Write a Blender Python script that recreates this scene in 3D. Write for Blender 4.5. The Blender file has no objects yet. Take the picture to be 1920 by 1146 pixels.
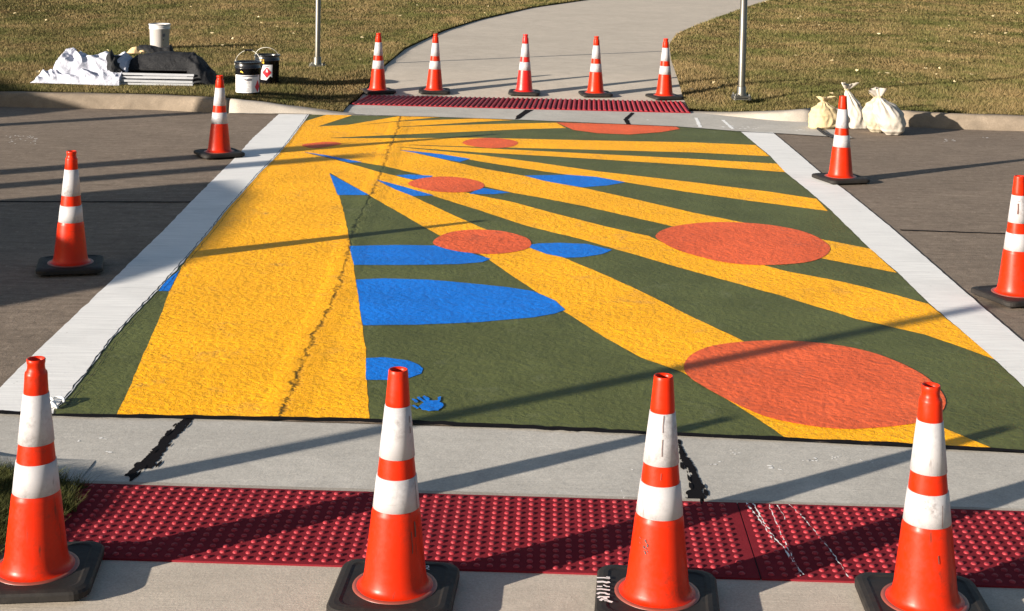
import bpy, bmesh, math, random
import numpy as np
from mathutils import Vector, Matrix, noise
from mathutils.geometry import tessellate_polygon
random.seed(7); rng = np.random.default_rng(7)
sc = bpy.context.scene
col = sc.collection

# ------------------------------------------------------------------ camera
F_PX, CY, PITCH, ROLL, CAM_H = 2748.0, -7.6, 0.05, 0.0188, 2.076
cr, sr, cp, sp = math.cos(ROLL), math.sin(ROLL), math.cos(PITCH), math.sin(PITCH)
R0, D0, FW = Vector((1, 0, 0)), Vector((0, -sp, -cp)), Vector((0, cp, -sp))
cam = bpy.data.cameras.new('camera'); camo = bpy.data.objects.new('camera', cam); col.objects.link(camo)
Rv = cr*R0 - sr*D0; Uv = -(sr*R0 + cr*D0); Bv = -FW
camo.matrix_world = Matrix(((Rv.x, Uv.x, Bv.x, 0), (Rv.y, Uv.y, Bv.y, 0), (Rv.z, Uv.z, Bv.z, CAM_H), (0, 0, 0, 1)))
cam.sensor_fit = 'HORIZONTAL'; cam.sensor_width = 36
cam.lens = 36*F_PX/1920; cam.shift_y = -(573-CY)/1920
cam.clip_end = 800; cam.clip_start = 0.05
sc.camera = camo
# ------------------------------------------------------------------ sun, sky, exposure
AZ, EL = math.radians(34.2), math.radians(13.6)        # direction the shadows run, sun height
w = bpy.data.worlds.new('World'); sc.world = w; w.use_nodes = True
nt = w.node_tree; nt.nodes.clear()
sky = nt.nodes.new('ShaderNodeTexSky'); sky.sky_type = 'NISHITA'; sky.sun_disc = False
sky.sun_elevation = EL
sunvec = Vector((-math.cos(AZ)*math.cos(EL), -math.sin(AZ)*math.cos(EL), math.sin(EL)))
sky.sun_rotation = math.atan2(sunvec.x, sunvec.y)
sky.air_density = 1.0; sky.dust_density = 1.0
bg = nt.nodes.new('ShaderNodeBackground'); bg.inputs['Strength'].default_value = 0.052
wo = nt.nodes.new('ShaderNodeOutputWorld')
nt.links.new(sky.outputs[0], bg.inputs[0]); nt.links.new(bg.outputs[0], wo.inputs[0])
sl = bpy.data.lights.new('sun', 'SUN'); sl.energy = 5.0; sl.angle = math.radians(0.53); sl.color = (1.0, 0.90, 0.77)
so = bpy.data.objects.new('sun', sl); col.objects.link(so)
so.rotation_euler = sunvec.to_track_quat('Z', 'Y').to_euler(); so.location = (-20, -14, 10)
vs = sc.view_settings; vs.view_transform = 'Standard'; vs.look = 'None'; vs.exposure = 1.45; vs.gamma = 1; vs.use_curve_mapping = False

# ------------------------------------------------------------------ helpers
def G(px, py, z=0.0):
    """photo pixel -> point of the place at height z"""
    u, v = px-960, py-CY
    a, b = (u*cr+v*sr)/F_PX, (-u*sr+v*cr)/F_PX
    d = R0*a + D0*b + FW
    t = (z-CAM_H)/d.z
    return Vector((d.x*t, d.y*t, z))
def DN(d, n, z=0.0):
    return Vector((math.cos(AZ)*d-math.sin(AZ)*n, math.sin(AZ)*d+math.cos(AZ)*n, z))
def sstep(a, b, x):
    t = min(1, max(0, (x-a)/(b-a))); return t*t*(3-2*t)
def tag(o, label=None, cat=None, group=None, kind=None):
    if label: o['label'] = label
    if cat: o['category'] = cat
    if group: o['group'] = group
    if kind: o['kind'] = kind
    return o
def empty(name, loc, rz=0, parent=None):
    o = bpy.data.objects.new(name, None); col.objects.link(o); o.location = loc; o.rotation_euler.z = rz
    o.empty_display_size = .2
    return o
def link(name, me, mat=None, parent=None, smooth=False):
    o = bpy.data.objects.new(name, me); col.objects.link(o)
    if mat is not None and len(me.materials) == 0: me.materials.append(mat)
    if parent: o.parent = parent
    if smooth:
        for p in me.polygons: p.use_smooth = True
    return o
def pydata(name, v, f, mat, parent=None, smooth=False):
    me = bpy.data.meshes.new(name); me.from_pydata([tuple(x) for x in v], [], f); me.update()
    return link(name, me, mat, parent, smooth)
def from_bm(name, bm, mat, parent=None, smooth=False):
    bmesh.ops.recalc_face_normals(bm, faces=bm.faces)
    me = bpy.data.meshes.new(name); bm.to_mesh(me); bm.free()
    return link(name, me, mat, parent, smooth)
def copy_tree(o, parent=None):
    c = o.copy(); col.objects.link(c); c.parent = parent
    for ch in o.children:
        copy_tree(ch, c)
    return c
def lathe(profile, n=48, close_bottom=False, close_top=False):
    v, f = [], []
    for r, z in profile:
        for i in range(n):
            a = 2*math.pi*i/n; v.append((r*math.cos(a), r*math.sin(a), z))
    for k in range(len(profile)-1):
        for i in range(n):
            j = (i+1) % n
            f.append((k*n+i, k*n+j, (k+1)*n+j, (k+1)*n+i))
    if close_bottom: f.append(tuple(range(n))[::-1])
    if close_top: f.append(tuple((len(profile)-1)*n+i for i in range(n)))
    return v, f
def tube(pts, r, seg=8, cap=True):
    pts = [Vector(p) for p in pts]; v, f = [], []
    for i, p in enumerate(pts):
        t = (pts[min(i+1, len(pts)-1)]-pts[max(i-1, 0)]).normalized()
        up = Vector((0, 0, 1)) if abs(t.z) < .9 else Vector((1, 0, 0))
        a = t.cross(up).normalized(); b = a.cross(t)
        rr = r[i] if isinstance(r, (list, tuple)) else r
        for k in range(seg):
            an = 2*math.pi*k/seg; v.append(p + a*rr*math.cos(an) + b*rr*math.sin(an))
    for i in range(len(pts)-1):
        for k in range(seg):
            j = (k+1) % seg; f.append((i*seg+k, i*seg+j, (i+1)*seg+j, (i+1)*seg+k))
    if cap: f.append(tuple(range(seg))[::-1]); f.append(tuple((len(pts)-1)*seg+k for k in range(seg)))
    return v, f
def box(cx, cy, cz, sx, sy, sz):
    v = [(cx+sx*a/2, cy+sy*b/2, cz+sz*c/2) for a in (-1, 1) for b in (-1, 1) for c in (-1, 1)]
    f = [(0, 1, 3, 2), (4, 6, 7, 5), (0, 4, 5, 1), (2, 3, 7, 6), (0, 2, 6, 4), (1, 5, 7, 3)]
    return v, f
def bevel_box(name, c, s, bev, mat, parent=None, seg=2):
    bm = bmesh.new(); v, f = box(*c, *s)
    vs_ = [bm.verts.new(p) for p in v]
    for q in f: bm.faces.new([vs_[i] for i in q])
    bmesh.ops.bevel(bm, geom=bm.edges[:], offset=bev, segments=seg, affect='EDGES', profile=.6)
    return from_bm(name, bm, mat, parent, smooth=False)
def resample(pts, step, closed=True):
    out = []; n = len(pts)
    for i in range(n if closed else n-1):
        a, b = pts[i], pts[(i+1) % n]; L = (b-a).length; k = max(1, int(L/step))
        for j in range(k): out.append(a+(b-a)*j/k)
    if not closed: out.append(pts[-1])
    return out
def wobble(pts, amp, z):
    o = []
    for p in pts:
        q = Vector((p.x*9, p.y*9, 3.1)); q2 = Vector((p.x*31, p.y*31, 7.7))
        nx = noise.noise(q)+.6*noise.noise(q2); ny = noise.noise(q+Vector((9, 4, 2)))+.6*noise.noise(q2+Vector((5, 1, 2)))
        o.append(Vector((p.x+nx*amp, p.y+ny*amp*1.3, z)))
    return o
def sheet_from(name, pts, mat, parent=None):
    tris = tessellate_polygon([pts])
    o = pydata(name, pts, [tuple(t) for t in tris], mat, parent)
    me = o.data
    if me.polygons and sum(p.normal.z*p.area for p in me.polygons) < 0: me.flip_normals()
    return o
def sheet(name, px, z, mat, parent=None, amp=.004, step=.06):
    pts = [G(x, y, 0) for x, y in px]
    return sheet_from(name, wobble(resample(pts, step), amp, z), mat, parent)
def closed_smooth(px, k=7):
    out = []; n = len(px)
    for i in range(n):
        p0, p1, p2, p3 = [px[(i+j-1) % n] for j in range(4)]
        for s in range(k):
            t = s/k
            out.append(tuple(.5*((2*p1[c])+(-p0[c]+p2[c])*t+(2*p0[c]-5*p1[c]+4*p2[c]-p3[c])*t*t+(-p0[c]+3*p1[c]-3*p2[c]+p3[c])*t**3) for c in (0, 1)))
    return out
def ribbon(name, pts, width, mat, parent=None, amp=0.0):
    """flat strip following pts (Vectors) at their own height"""
    v, f = [], []
    for i, p in enumerate(pts):
        t = (pts[min(i+1, len(pts)-1)]-pts[max(i-1, 0)]); t.z = 0; t.normalize(); nrm = Vector((-t.y, t.x, 0))
        wd = width[i] if isinstance(width, (list, tuple)) else width
        a = 1+amp*noise.noise(Vector((p.x*25, p.y*25, 0))); b = 1+amp*noise.noise(Vector((p.x*25, p.y*25, 9)))
        v += [p+nrm*wd/2*a, p-nrm*wd/2*b]
    for i in range(len(pts)-1): f.append((2*i+1, 2*i+3, 2*i+2, 2*i))
    return pydata(name, v, f, mat, parent)

# ------------------------------------------------------------------ materials
class NT:
    def __init__(s, name):
        s.m = bpy.data.materials.new(name); s.m.use_nodes = True; s.t = s.m.node_tree; s.t.nodes.clear()
        s.out = s.t.nodes.new('ShaderNodeOutputMaterial'); s.b = s.t.nodes.new('ShaderNodeBsdfPrincipled')
        s.t.links.new(s.b.outputs[0], s.out.inputs[0]); s._pos = None
    def n(s, typ, **k):
        nd = s.t.nodes.new(typ)
        for a, b in k.items(): setattr(nd, a, b)
        return nd
    def l(s, a, b): s.t.links.new(a, b)
    def pos(s, obj=False):
        if obj: return s.n('ShaderNodeTexCoord').outputs['Object']
        if s._pos is None: s._pos = s.n('ShaderNodeNewGeometry').outputs['Position']
        return s._pos
    def mapping(s, v, scale=(1, 1, 1), rot=(0, 0, 0), loc=(0, 0, 0)):
        m = s.n('ShaderNodeMapping'); m.inputs['Scale'].default_value = scale; m.inputs['Rotation'].default_value = rot; m.inputs['Location'].default_value = loc
        s.l(v, m.inputs['Vector']); return m.outputs[0]
    def noise(s, v, scale, detail=4, rough=.55, dist=0.0):
        m = s.n('ShaderNodeTexNoise'); m.inputs['Scale'].default_value = scale; m.inputs['Detail'].default_value = detail
        m.inputs['Roughness'].default_value = rough; m.inputs['Distortion'].default_value = dist; s.l(v, m.inputs['Vector']); return m.outputs['Fac']
    def voro(s, v, scale, feature='F1'):
        m = s.n('ShaderNodeTexVoronoi', feature=feature); m.inputs['Scale'].default_value = scale; s.l(v, m.inputs['Vector']); return m.outputs['Distance']
    def ramp(s, f, stops, interp='LINEAR'):
        m = s.n('ShaderNodeValToRGB'); r = m.color_ramp; r.interpolation = interp
        while len(r.elements) > 1: r.elements.remove(r.elements[-1])
        for i, (p, c) in enumerate(stops):
            e = r.elements[0] if i == 0 else r.elements.new(p)
            e.position = p; e.color = (*(c if isinstance(c, (tuple, list)) else (c, c, c)), 1)
        s.l(f, m.inputs[0]); return m.outputs[0]
    def mix(s, f, a, b, mode='MIX'):
        m = s.n('ShaderNodeMix', data_type='RGBA', blend_type=mode)
        for inp, val in ((m.inputs[0], f), (m.inputs[6], a), (m.inputs[7], b)):
            if hasattr(val, 'is_linked'): s.l(val, inp)
            elif isinstance(val, (tuple, list)): inp.default_value = (*val, 1)
            else: inp.default_value = val
        return m.outputs[2]
    def math(s, op, a, b=0.0, c=None):
        m = s.n('ShaderNodeMath', operation=op)
        for i, val in enumerate((a, b, c)):
            if val is None: continue
            if hasattr(val, 'is_linked'): s.l(val, m.inputs[i])
            else: m.inputs[i].default_value = val
        return m.outputs[0]
    def bump(s, h, strength=.5, dist=.005, prev=None):
        m = s.n('ShaderNodeBump'); m.inputs['Strength'].default_value = strength; m.inputs['Distance'].default_value = dist
        s.l(h, m.inputs['Height'])
        if prev is not None: s.l(prev, m.inputs['Normal'])
        return m.outputs[0]
    def set(s, color=None, rough=.8, normal=None, **k):
        if color is not None:
            if hasattr(color, 'is_linked'): s.l(color, s.b.inputs['Base Color'])
            else: s.b.inputs['Base Color'].default_value = (*color, 1)
        if hasattr(rough, 'is_linked'): s.l(rough, s.b.inputs['Roughness'])
        else: s.b.inputs['Roughness'].default_value = rough
        if normal is not None: s.l(normal, s.b.inputs['Normal'])
        for a, b in k.items(): s.b.inputs[a].default_value = b
        return s.m
def mul(c, k): return tuple(x*k for x in c)

CRACK = [G(x, y) for x, y in [(752, 217), (748, 240), (736, 268), (722, 310), (708, 345), (690, 380), (672, 415), (660, 445), (655, 475), (640, 530), (628, 560), (612, 595), (590, 630), (575, 670), (558, 715), (545, 745), (527, 782)]]
def crack_dist(N):
    """metres sideways from the long irregular crack through the crosswalk"""
    sep = N.n('ShaderNodeSeparateXYZ'); N.l(N.pos(), sep.inputs[0])
    x, y = sep.outputs[0], sep.outputs[1]
    fc = N.n('ShaderNodeFloatCurve'); c = fc.mapping.curves[0]
    t = N.math('DIVIDE', N.math('SUBTRACT', y, 5.5), 10.5)
    N.l(t, fc.inputs['Value'])
    pts = sorted((((p.y-5.5)/10.5, (p.x+1.5)) for p in CRACK))
    c.points[0].location = (0, pts[0][1]); c.points[1].location = (1, pts[-1][1])
    for a, b in pts:
        q = c.points.new(a, b)
    for q in c.points: q.handle_type = 'VECTOR'
    fc.mapping.update()
    wig = N.noise(N.mapping(N.pos(), (0.0, 1, 0)), 6, 6, .7)
    xc = N.math('ADD', N.math('SUBTRACT', fc.outputs[0], 1.5), N.math('MULTIPLY', N.math('SUBTRACT', wig, .5), .12))
    return N.math('SUBTRACT', x, xc), y
def paint(name, c, rough=.5, relief=1.0, var=.12, scuff=None, fine=1.0):
    N = NT(name); P = N.pos()
    big = N.noise(P, 1.6, 5, .6); mid = N.noise(P, 11, 5, .65, .6); fin = N.noise(P, 55, 6, .7, .8)
    colr = N.mix(N.ramp(big, [(.3, 0), (.7, 1)]), mul(c, 1-var), mul(c, 1+var*.3))
    colr = N.mix(N.ramp(mid, [(.52, 0), (.72, .45)]), colr, mul(c, .72))
    colr = N.mix(N.ramp(N.noise(N.mapping(P, (1, 1.6, 1)), 34, 7, .78, 1.2), [(.30, .55), (.44, 0)]), colr, mul(c, .48))
    nick = N.math('MULTIPLY', N.ramp(N.noise(P, 46, 5, .75, .5), [(.66, 0), (.70, .5)]), N.ramp(N.noise(P, 2.3, 3), [(.45, 0), (.6, 1)]))
    colr = N.mix(nick, colr, tuple(x*.6+.14 for x in c))
    thin = N.math('MULTIPLY', N.ramp(N.noise(N.mapping(P, (1.0, 3.2, 1), (0, 0, .25)), 2.6, 9, .8, .3), [(.60, 0), (.68, .34)]), 1.0)
    colr = N.mix(thin, colr, tuple(x*.55+.05 for x in c))
    if scuff: colr = N.mix(N.math('MULTIPLY', N.ramp(N.noise(P, 3.3, 8, .72, .4), [(.57, 0), (.68, .75)]), N.ramp(fin, [(.35, 0), (.6, 1)])), colr, scuff)
    # old worn patches in the concrete under the paint
    dx, y = crack_dist(N)
    adx = N.math('ABSOLUTE', dx)
    core = N.ramp(N.math('DIVIDE', adx, N.math('ADD', .12, N.math('MULTIPLY', N.math('POWER', N.noise(N.mapping(P, (.3, 1, 1)), 8, 5, .8), 4.0), 14.0))), [(0, 1), (.006, .9), (.016, 0)])
    brk = N.ramp(N.noise(P, 9, 4, .65), [(.46, .12), (.60, 1)])
    edge = N.ramp(adx, [(0, 1), (.05, .6), (.11, 0)])
    colr = N.mix(N.math('MULTIPLY', core, N.math('MULTIPLY', brk, .85)), colr, mul(c, .28))
    rid = N.voro(N.mapping(P, (1, 1, 1)), 38, 'SMOOTH_F1')
    pits = N.ramp(N.voro(N.mapping(P, (1, 1.3, 1)), 24), [(0, 0), (.16, 1)])
    pits_on = N.ramp(N.noise(P, 5, 3), [(.5, 1), (.62, 0)])
    h = N.math('ADD', N.math('MULTIPLY', mid, 2.2), N.math('ADD', N.math('MULTIPLY', fin, 1.0*fine), N.math('MULTIPLY', rid, .9)))
    h = N.math('ADD', h, N.math('MULTIPLY', N.math('MAXIMUM', pits, pits_on), .7))
    h = N.math('SUBTRACT', h, N.math('MULTIPLY', N.math('MULTIPLY', core, N.math('ADD', brk, .25)), 6.0))
    h = N.math('ADD', h, N.math('MULTIPLY', N.math('MULTIPLY', edge, N.noise(P, 30, 5, .75, 1.5)), 5.0))
    b = N.bump(h, .75*relief, .0038)
    return N.set(colr, rough, b, **{'Specular IOR Level': .10})
def concrete(name, c, brush=None, stain=.25, relief=.6, speck=True, scale=1.0, grain=.22):
    N = NT(name); P = N.pos()
    big = N.noise(P, .8*scale, 6, .68, .6); mid = N.noise(P, 5*scale, 8, .72, .5); fin = N.noise(P, 130, 3, .7)
    colr = N.mix(N.ramp(big, [(.25, 0), (.75, 1)]), mul(c, 1-stain), mul(c, 1+stain*.5))
    colr = N.mix(N.ramp(mid, [(.35, 0), (.7, .8)]), colr, mul(c, .74))
    if speck: colr = N.mix(speck if speck is not True else .30, colr, N.ramp(fin, [(.3, .25), (.5, .5), (.7, .82)]), 'OVERLAY')
    h = N.math('ADD', N.math('MULTIPLY', fin, .5), N.math('MULTIPLY', mid, 1.2))
    if brush is not None:
        wear = N.noise(N.mapping(P, (1.3, 9, 1), (0, 0, brush)), 2.2, 9, .78, .4); grit = N.noise(N.mapping(P, (1, .75, 1)), 42 if grain < .3 else 19, 7, .85, .3)
        colr = N.mix(N.ramp(wear, [(.34, .9 if grain > .3 else .12), (.5, 0)]), colr, mul(c, .55)); colr = N.mix(N.ramp(wear, [(.53, 0), (.68, .6 if grain > .3 else .10)]), colr, mul(c, 1.4))
        colr = N.mix(N.math('MULTIPLY', N.ramp(grit, [(.36, 1), (.47, 0)]), grain), colr, mul(c, .45)); colr = N.mix(N.math('MULTIPLY', N.ramp(grit, [(.56, 0), (.66, 1)]), grain), colr, mul(c, 1.6))
        h = N.math('ADD', h, N.math('MULTIPLY', grit, 1.2))
        st = N.noise(N.mapping(P, (3, 110, 1), (0, 0, brush)), 1.0, 4, .6)
        h = N.math('ADD', h, N.math('MULTIPLY', st, 1.0))
        colr = N.mix(N.ramp(st, [(.35, 0), (.75, .35 if grain > .3 else .18)]), colr, mul(c, .7))
    hair = N.ramp(N.voro(N.mapping(N.pos(), (1, 1, 1)), .9, 'DISTANCE_TO_EDGE'), [(0, 1), (.003, 0)])
    return N.set(colr, .9, N.bump(h, relief, .0025), **{'Specular IOR Level': .08})
def plastic(name, c, rough=.35, dirt=.0, dirtc=(.12, .1, .09), rel=.0, obj=True, spec=.5, streak=False):
    N = NT(name); P = N.pos(True)
    oi = N.n('ShaderNodeObjectInfo'); off = N.n('ShaderNodeVectorMath', operation='MULTIPLY_ADD')
    N.l(oi.outputs['Random'], off.inputs[0]); off.inputs[1].default_value = (37, 19, 11); N.l(P, off.inputs[2]); P = off.outputs[0]
    a = N.noise(P, 9, 6, .7); b = N.noise(P, 60, 5, .7)
    cc = N.mix(N.ramp(a, [(.3, 0), (.7, 1)]), mul(c, .9), mul(c, 1.06))
    if dirt:
        k = N.math('MULTIPLY', N.ramp(a, [(.45, 0), (.75, 1)]), N.ramp(b, [(.4, 0), (.65, 1)]))
        cc = N.mix(N.math('MULTIPLY', k, dirt), cc, dirtc)
        if streak:
            s_ = N.noise(N.mapping(P, (26, 26, 3.0)), 1, 4, .7)
            cc = N.mix(N.math('MULTIPLY', N.ramp(s_, [(.62, 0), (.72, 1)]), dirt), cc, dirtc)
            s2 = N.noise(N.mapping(P, (3, 3, 60)), 1, 3, .7)
            cc = N.mix(N.math('MULTIPLY', N.ramp(s2, [(.68, 0), (.74, 1)]), dirt*.5), cc, dirtc)
    nrm = N.bump(N.math('ADD', a, N.math('MULTIPLY', b, .15)), .6, rel) if rel else None
    return N.set(cc, N.ramp(b, [(.3, rough-.05), (.7, rough+.12)]), nrm, **{'Specular IOR Level': spec})

M = {}
M['green'] = paint('green_paint', (.098, .110, .036), .55, .85, .3, scuff=(.15, .16, .08), fine=1.3)
M['yellow'] = paint('yellow_paint', (.95, .43, .006), .5, 1.5, .17, scuff=(.42, .22, .07), fine=1.6)
M['blue'] = paint('blue_paint', (.002, .165, .66), .45, 1.0, .22)
M['orange'] = paint('orange_paint', (.74, .122, .040), .55, 1.15, .26, scuff=(.36, .10, .06))
def white_stripe():
    N = NT('white_stripe_paint'); P = N.pos()
    st = N.noise(N.mapping(P, (2.5, 85, 1), (0, 0, -.03)), 1, 5, .65); big = N.noise(P, 2.2, 6, .65); fin = N.noise(P, 90, 4, .7)
    c = N.mix(N.ramp(st, [(.3, 0), (.62, 1)]), (.56, .55, .54), (.74, .73, .71))
    c = N.mix(N.ramp(big, [(.5, 0), (.8, .45)]), c, (.43, .43, .42))
    c = N.mix(N.ramp(N.noise(P, 28, 5, .7), [(.64, 0), (.72, .5)]), c, (.34, .33, .31))
    h = N.math('ADD', st, N.math('MULTIPLY', fin, .4))
    return N.set(c, .7, N.bump(h, .5, .0022), **{'Specular IOR Level': .1})
M['white'] = white_stripe()
M['road'] = concrete('road_concrete', (.222, .176, .138), brush=-.03, stain=.34, relief=1.1, speck=.75, grain=.75)
M['apron'] = concrete('apron_concrete', (.46, .435, .395), brush=-.03, stain=.26, relief=.4)
M['walk'] = concrete('sidewalk_concrete', (.49, .43, .36), brush=-.03, stain=.18, relief=.4)
M['kerb_old'] = concrete('old_kerb_concrete', (.235, .19, .145), stain=.55, relief=.7, scale=4)
M['kerb_new'] = concrete('new_kerb_concrete', (.34, .305, .265), stain=.3, relief=.5, scale=2)
M['tar'] = plastic('black_sealant', (.008, .007, .008), .8, rel=.003, spec=.05)
M['flake'] = plastic('white_paint_flake', (.75, .74, .72), .6)
M['soil'] = NT('soil'); _s = M['soil']
def soil():
    N = _s; P = N.pos()
    a = N.noise(P, .45, 5, .6); b = N.noise(P, 45, 5, .75)
    c = N.mix(N.ramp(a, [(.38, 0), (.62, 1)]), (.070, .052, .024), (.040, .044, .016))
    c = N.mix(N.ramp(b, [(.35, .8), (.6, 0)]), c, (.022, .018, .008))
    return N.set(c, .95, N.bump(b, .8, .02), **{'Specular IOR Level': .0})
M['soil'] = soil()
def grass_mat(name, near=False):
    N = NT(name); P = N.pos()
    at = N.n('ShaderNodeAttribute'); at.attribute_name = 'tint'; t = at.outputs['Fac']
    a = N.noise(N.mapping(P, (1, .55, 1)), .75, 5, .65); b = N.noise(N.mapping(P, (1, .6, 1)), 3.2, 4, .6)
    dry = N.ramp(t, [(0, (.085, .055, .025)), (.4, (.19, .135, .062)), (.8, (.30, .225, .115)), (1, (.36, .29, .18))])
    grn = N.ramp(t, [(0, (.032, .038, .010)), (.5, (.088, .094, .026)), (1, (.20, .19, .07))])
    k = N.math('ADD', N.math('MULTIPLY', a, .75), N.math('MULTIPLY', b, .35))
    k = N.math('ADD', k, N.math('MULTIPLY', N.math('SUBTRACT', t, .5), -.10))
    c = N.mix(N.ramp(k, [(.455, 0), (.65, 1)]), dry, grn)
    if near: c = N.mix(1.0, N.mix(.8, c, grn), (.6, .64, .5), 'MULTIPLY')  # verge blades darkened in colour for the shade they lie in
    else: c = N.mix(1.0, c, (1.0, .97, .88), 'MULTIPLY')
    return N.set(c, .75, None, **{'Specular IOR Level': .2})
M['grass'] = grass_mat('lawn_blades'); M['grass_near'] = grass_mat('shaded_verge_blades', True)
M['red_panel'] = concrete('red_panel', (.19, .015, .023), stain=.28, relief=.5, speck=False, scale=3)
M['red_dome'] = plastic('red_dome', (.28, .014, .026), .5, rel=0, spec=.25)
def dome_mat():
    N = NT('red_dome'); P = N.pos()
    a = N.noise(P, 3.5, 6, .7); b = N.noise(P, 90, 4, .7)
    c = N.mix(N.ramp(a, [(.35, 0), (.7, 1)]), (.19, .013, .022), (.33, .024, .034))
    c = N.mix(N.ramp(b, [(.5, 0), (.7, .6)]), c, (.34, .07, .07))
    return N.set(c, .55, None, **{'Specular IOR Level': .22})
M['red_dome'] = dome_mat()
M['cone'] = plastic('orange_cone_plastic', (.50, .0165, .0008), .36, dirt=.9, dirtc=(.11, .022, .012), streak=True, spec=.22)
M['cone_red'] = plastic('red_cone_plastic', (.50, .006, .003), .36, dirt=.5, dirtc=(.16, .02, .012), streak=True)
M['band'] = plastic('reflective_band', (.38, .37, .385), .45, dirt=1.0, dirtc=(.13, .11, .105), streak=True)
M['cone_in'] = plastic('cone_inside', (.25, .012, .004), .6)
M['rubber'] = plastic('black_rubber', (.016, .014, .013), .6, dirt=.6, dirtc=(.05, .042, .035), rel=.004, spec=.22)
M['rim'] = plastic('cone_flange', (.20, .045, .03), .4, dirt=.5)
M['galv'] = plastic('galvanized_steel', (.13, .125, .11), .42, dirt=.4, dirtc=(.15, .15, .14)); M['galv'].node_tree.nodes['Principled BSDF'].inputs['Metallic'].default_value = .85
M['scuff'] = plastic('rubbed_dirt', (.10, .04, .03), .7)
M['dark_paint'] = plastic('black_mark', (.02, .015, .015), .6)
M['black_pail'] = plastic('black_pail', (.008, .008, .010), .22)
M['white_pail'] = plastic('white_pail', (.50, .48, .475), .38, dirt=.35, dirtc=(.35, .25, .16))
M['label'] = plastic('label_paper', (.68, .67, .68), .5)
M['label_grey'] = plastic('label_print', (.10, .10, .12), .5)
M['label_red'] = plastic('label_red', (.55, .015, .03), .5)
M['label_yel'] = plastic('label_yellow', (.75, .45, .02), .5)
M['wire'] = plastic('handle_wire', (.6, .58, .5), .35)
M['tarp'] = plastic('white_fabric', (.40, .41, .475), .8, spec=.1, rel=.03)
M['canopy'] = plastic('black_fabric', (.0055, .006, .008), .75, dirt=.4, dirtc=(.014, .014, .016), rel=.03, spec=.35)
M['alu'] = plastic('aluminium_bar', (.34, .35, .37), .35)
M['sack'] = plastic('white_sack_cloth', (.38, .345, .30), .8, dirt=.3, dirtc=(.4, .33, .22), rel=.006)
M['sack_yel'] = plastic('yellowed_sack_cloth', (.39, .34, .25), .8, dirt=.3, dirtc=(.4, .3, .16), rel=.006)
M['sack_tan'] = plastic('tan_sack_cloth', (.42, .33, .19), .8, dirt=.5, dirtc=(.28, .19, .10), rel=.008)
M['tan_cloth'] = plastic('tan_glove_leather', (.55, .38, .20), .8, rel=.006)
M['van'] = plastic('van_paint', (.5, .5, .52), .3); M['glass'] = plastic('van_glass', (.02, .025, .03), .08)
M['leaf'] = plastic('dry_leaf', (.52, .42, .24), .8)

# ------------------------------------------------------------------ terrain heights
def walk_z(y): return .15*sstep(16.35, 19.2, y)
WL = [G(x, y, walk_z(0)+dz) for x, y, dz in [(655, 197, 0), (668, 190, .01), (690, 168, .04), (705, 147, .08), (723, 125, .14), (760, 93, .15), (830, 60, .15), (900, 38, .15), (1000, 15, .15), (1120, -2, .15), (1300, -24, .15), (1500, -42, .15)]]
WR = [G(x, y, dz) for x, y, dz in [(1296, 212, 0), (1290, 203, .01), (1279, 182, .03), (1268, 150, .09), (1258, 115, .14), (1255, 85, .15), (1268, 67, .15), (1300, 52, .15), (1350, 33, .15), (1400, 15, .15), (1455, -2, .15), (1560, -24, .15), (1700, -42, .15)]]
def interp(poly, y):
    if y <= poly[0].y: return poly[0].x
    for a, b in zip(poly, poly[1:]):
        if a.y <= y <= b.y: return a.x+(b.x-a.x)*(y-a.y)/(b.y-a.y+1e-9)
    return poly[-1].x
def kerb_y(x): return 15.62 if x < -4 else 15.62+(-.18)*sstep(-4, -2.9, x) if x < 0 else 16.15-(.55)*sstep(1.95, 3.1, x)-.37*sstep(3.1, 5.2, x)-.02*max(0, x-5.2)
def kerb_h(x):
    if x < 0: return .15*(1-sstep(-3.2, -1.45, x)) if x > -3.2 else .15
    return .15*sstep(1.9, 3.6, x)
def lawn_z(x, y):
    hk = kerb_h(x)
    base = hk+(.15-hk)*sstep(16.0, 18.2, y) + .002
    wl, wr = interp(WL, y), interp(WR, y)
    d = min(abs(x-wl), abs(x-wr))
    wz = walk_z(y)+.028
    k = 1-sstep(0.0, .9, d)
    return base*(1-k)+wz*k if y > 16.2 else min(base, base)

# ------------------------------------------------------------------ the ground (structure)
def plane(name, x0, x1, y0, y1, z, mat, parent=None):
    return pydata(name, [(x0, y0, z), (x1, y0, z), (x1, y1, z), (x0, y1, z)], [(0, 1, 2, 3)], mat, parent)
tag(plane('ground', -300, 300, -200, 400, -.06, M['soil']), kind='structure')
NEAR_L, NEAR_R = G(-1400, 722), G(3400, 905)        # line of the near pavement joint
road = sheet_from('road', [Vector((-60, 6.75, 0)), Vector((NEAR_L.x, NEAR_L.y, 0)), G(0, 775), G(1000, 803), G(1920, 848), Vector((NEAR_R.x, NEAR_R.y, 0)), Vector((60, 4.6, 0)), Vector((60, 16.6, 0)), Vector((-60, 16.6, 0))], M['road'])
tag(road, kind='structure')
apron = sheet_from('near_apron', [G(-220, 768), G(0, 777), G(350, 787), G(1000, 806), G(1475, 829), G(1920, 852), G(2600, 885), Vector((4.5, 5.07, .004)), G(1920, 960), G(900, 930), G(150, 906), Vector((-3, 5.28, .004))], M['apron'])
for v in apron.data.vertices: v.co.z = .004
tag(apron, kind='structure')
walkn = sheet_from('near_sidewalk', [Vector((-2.1, 5.3, .001)), Vector((4.4, 5.12, .001)), Vector((3.2, -6, .001)), Vector((-2.1, -6, .001))], M['walk'])
tag(walkn, kind='structure')
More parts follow.
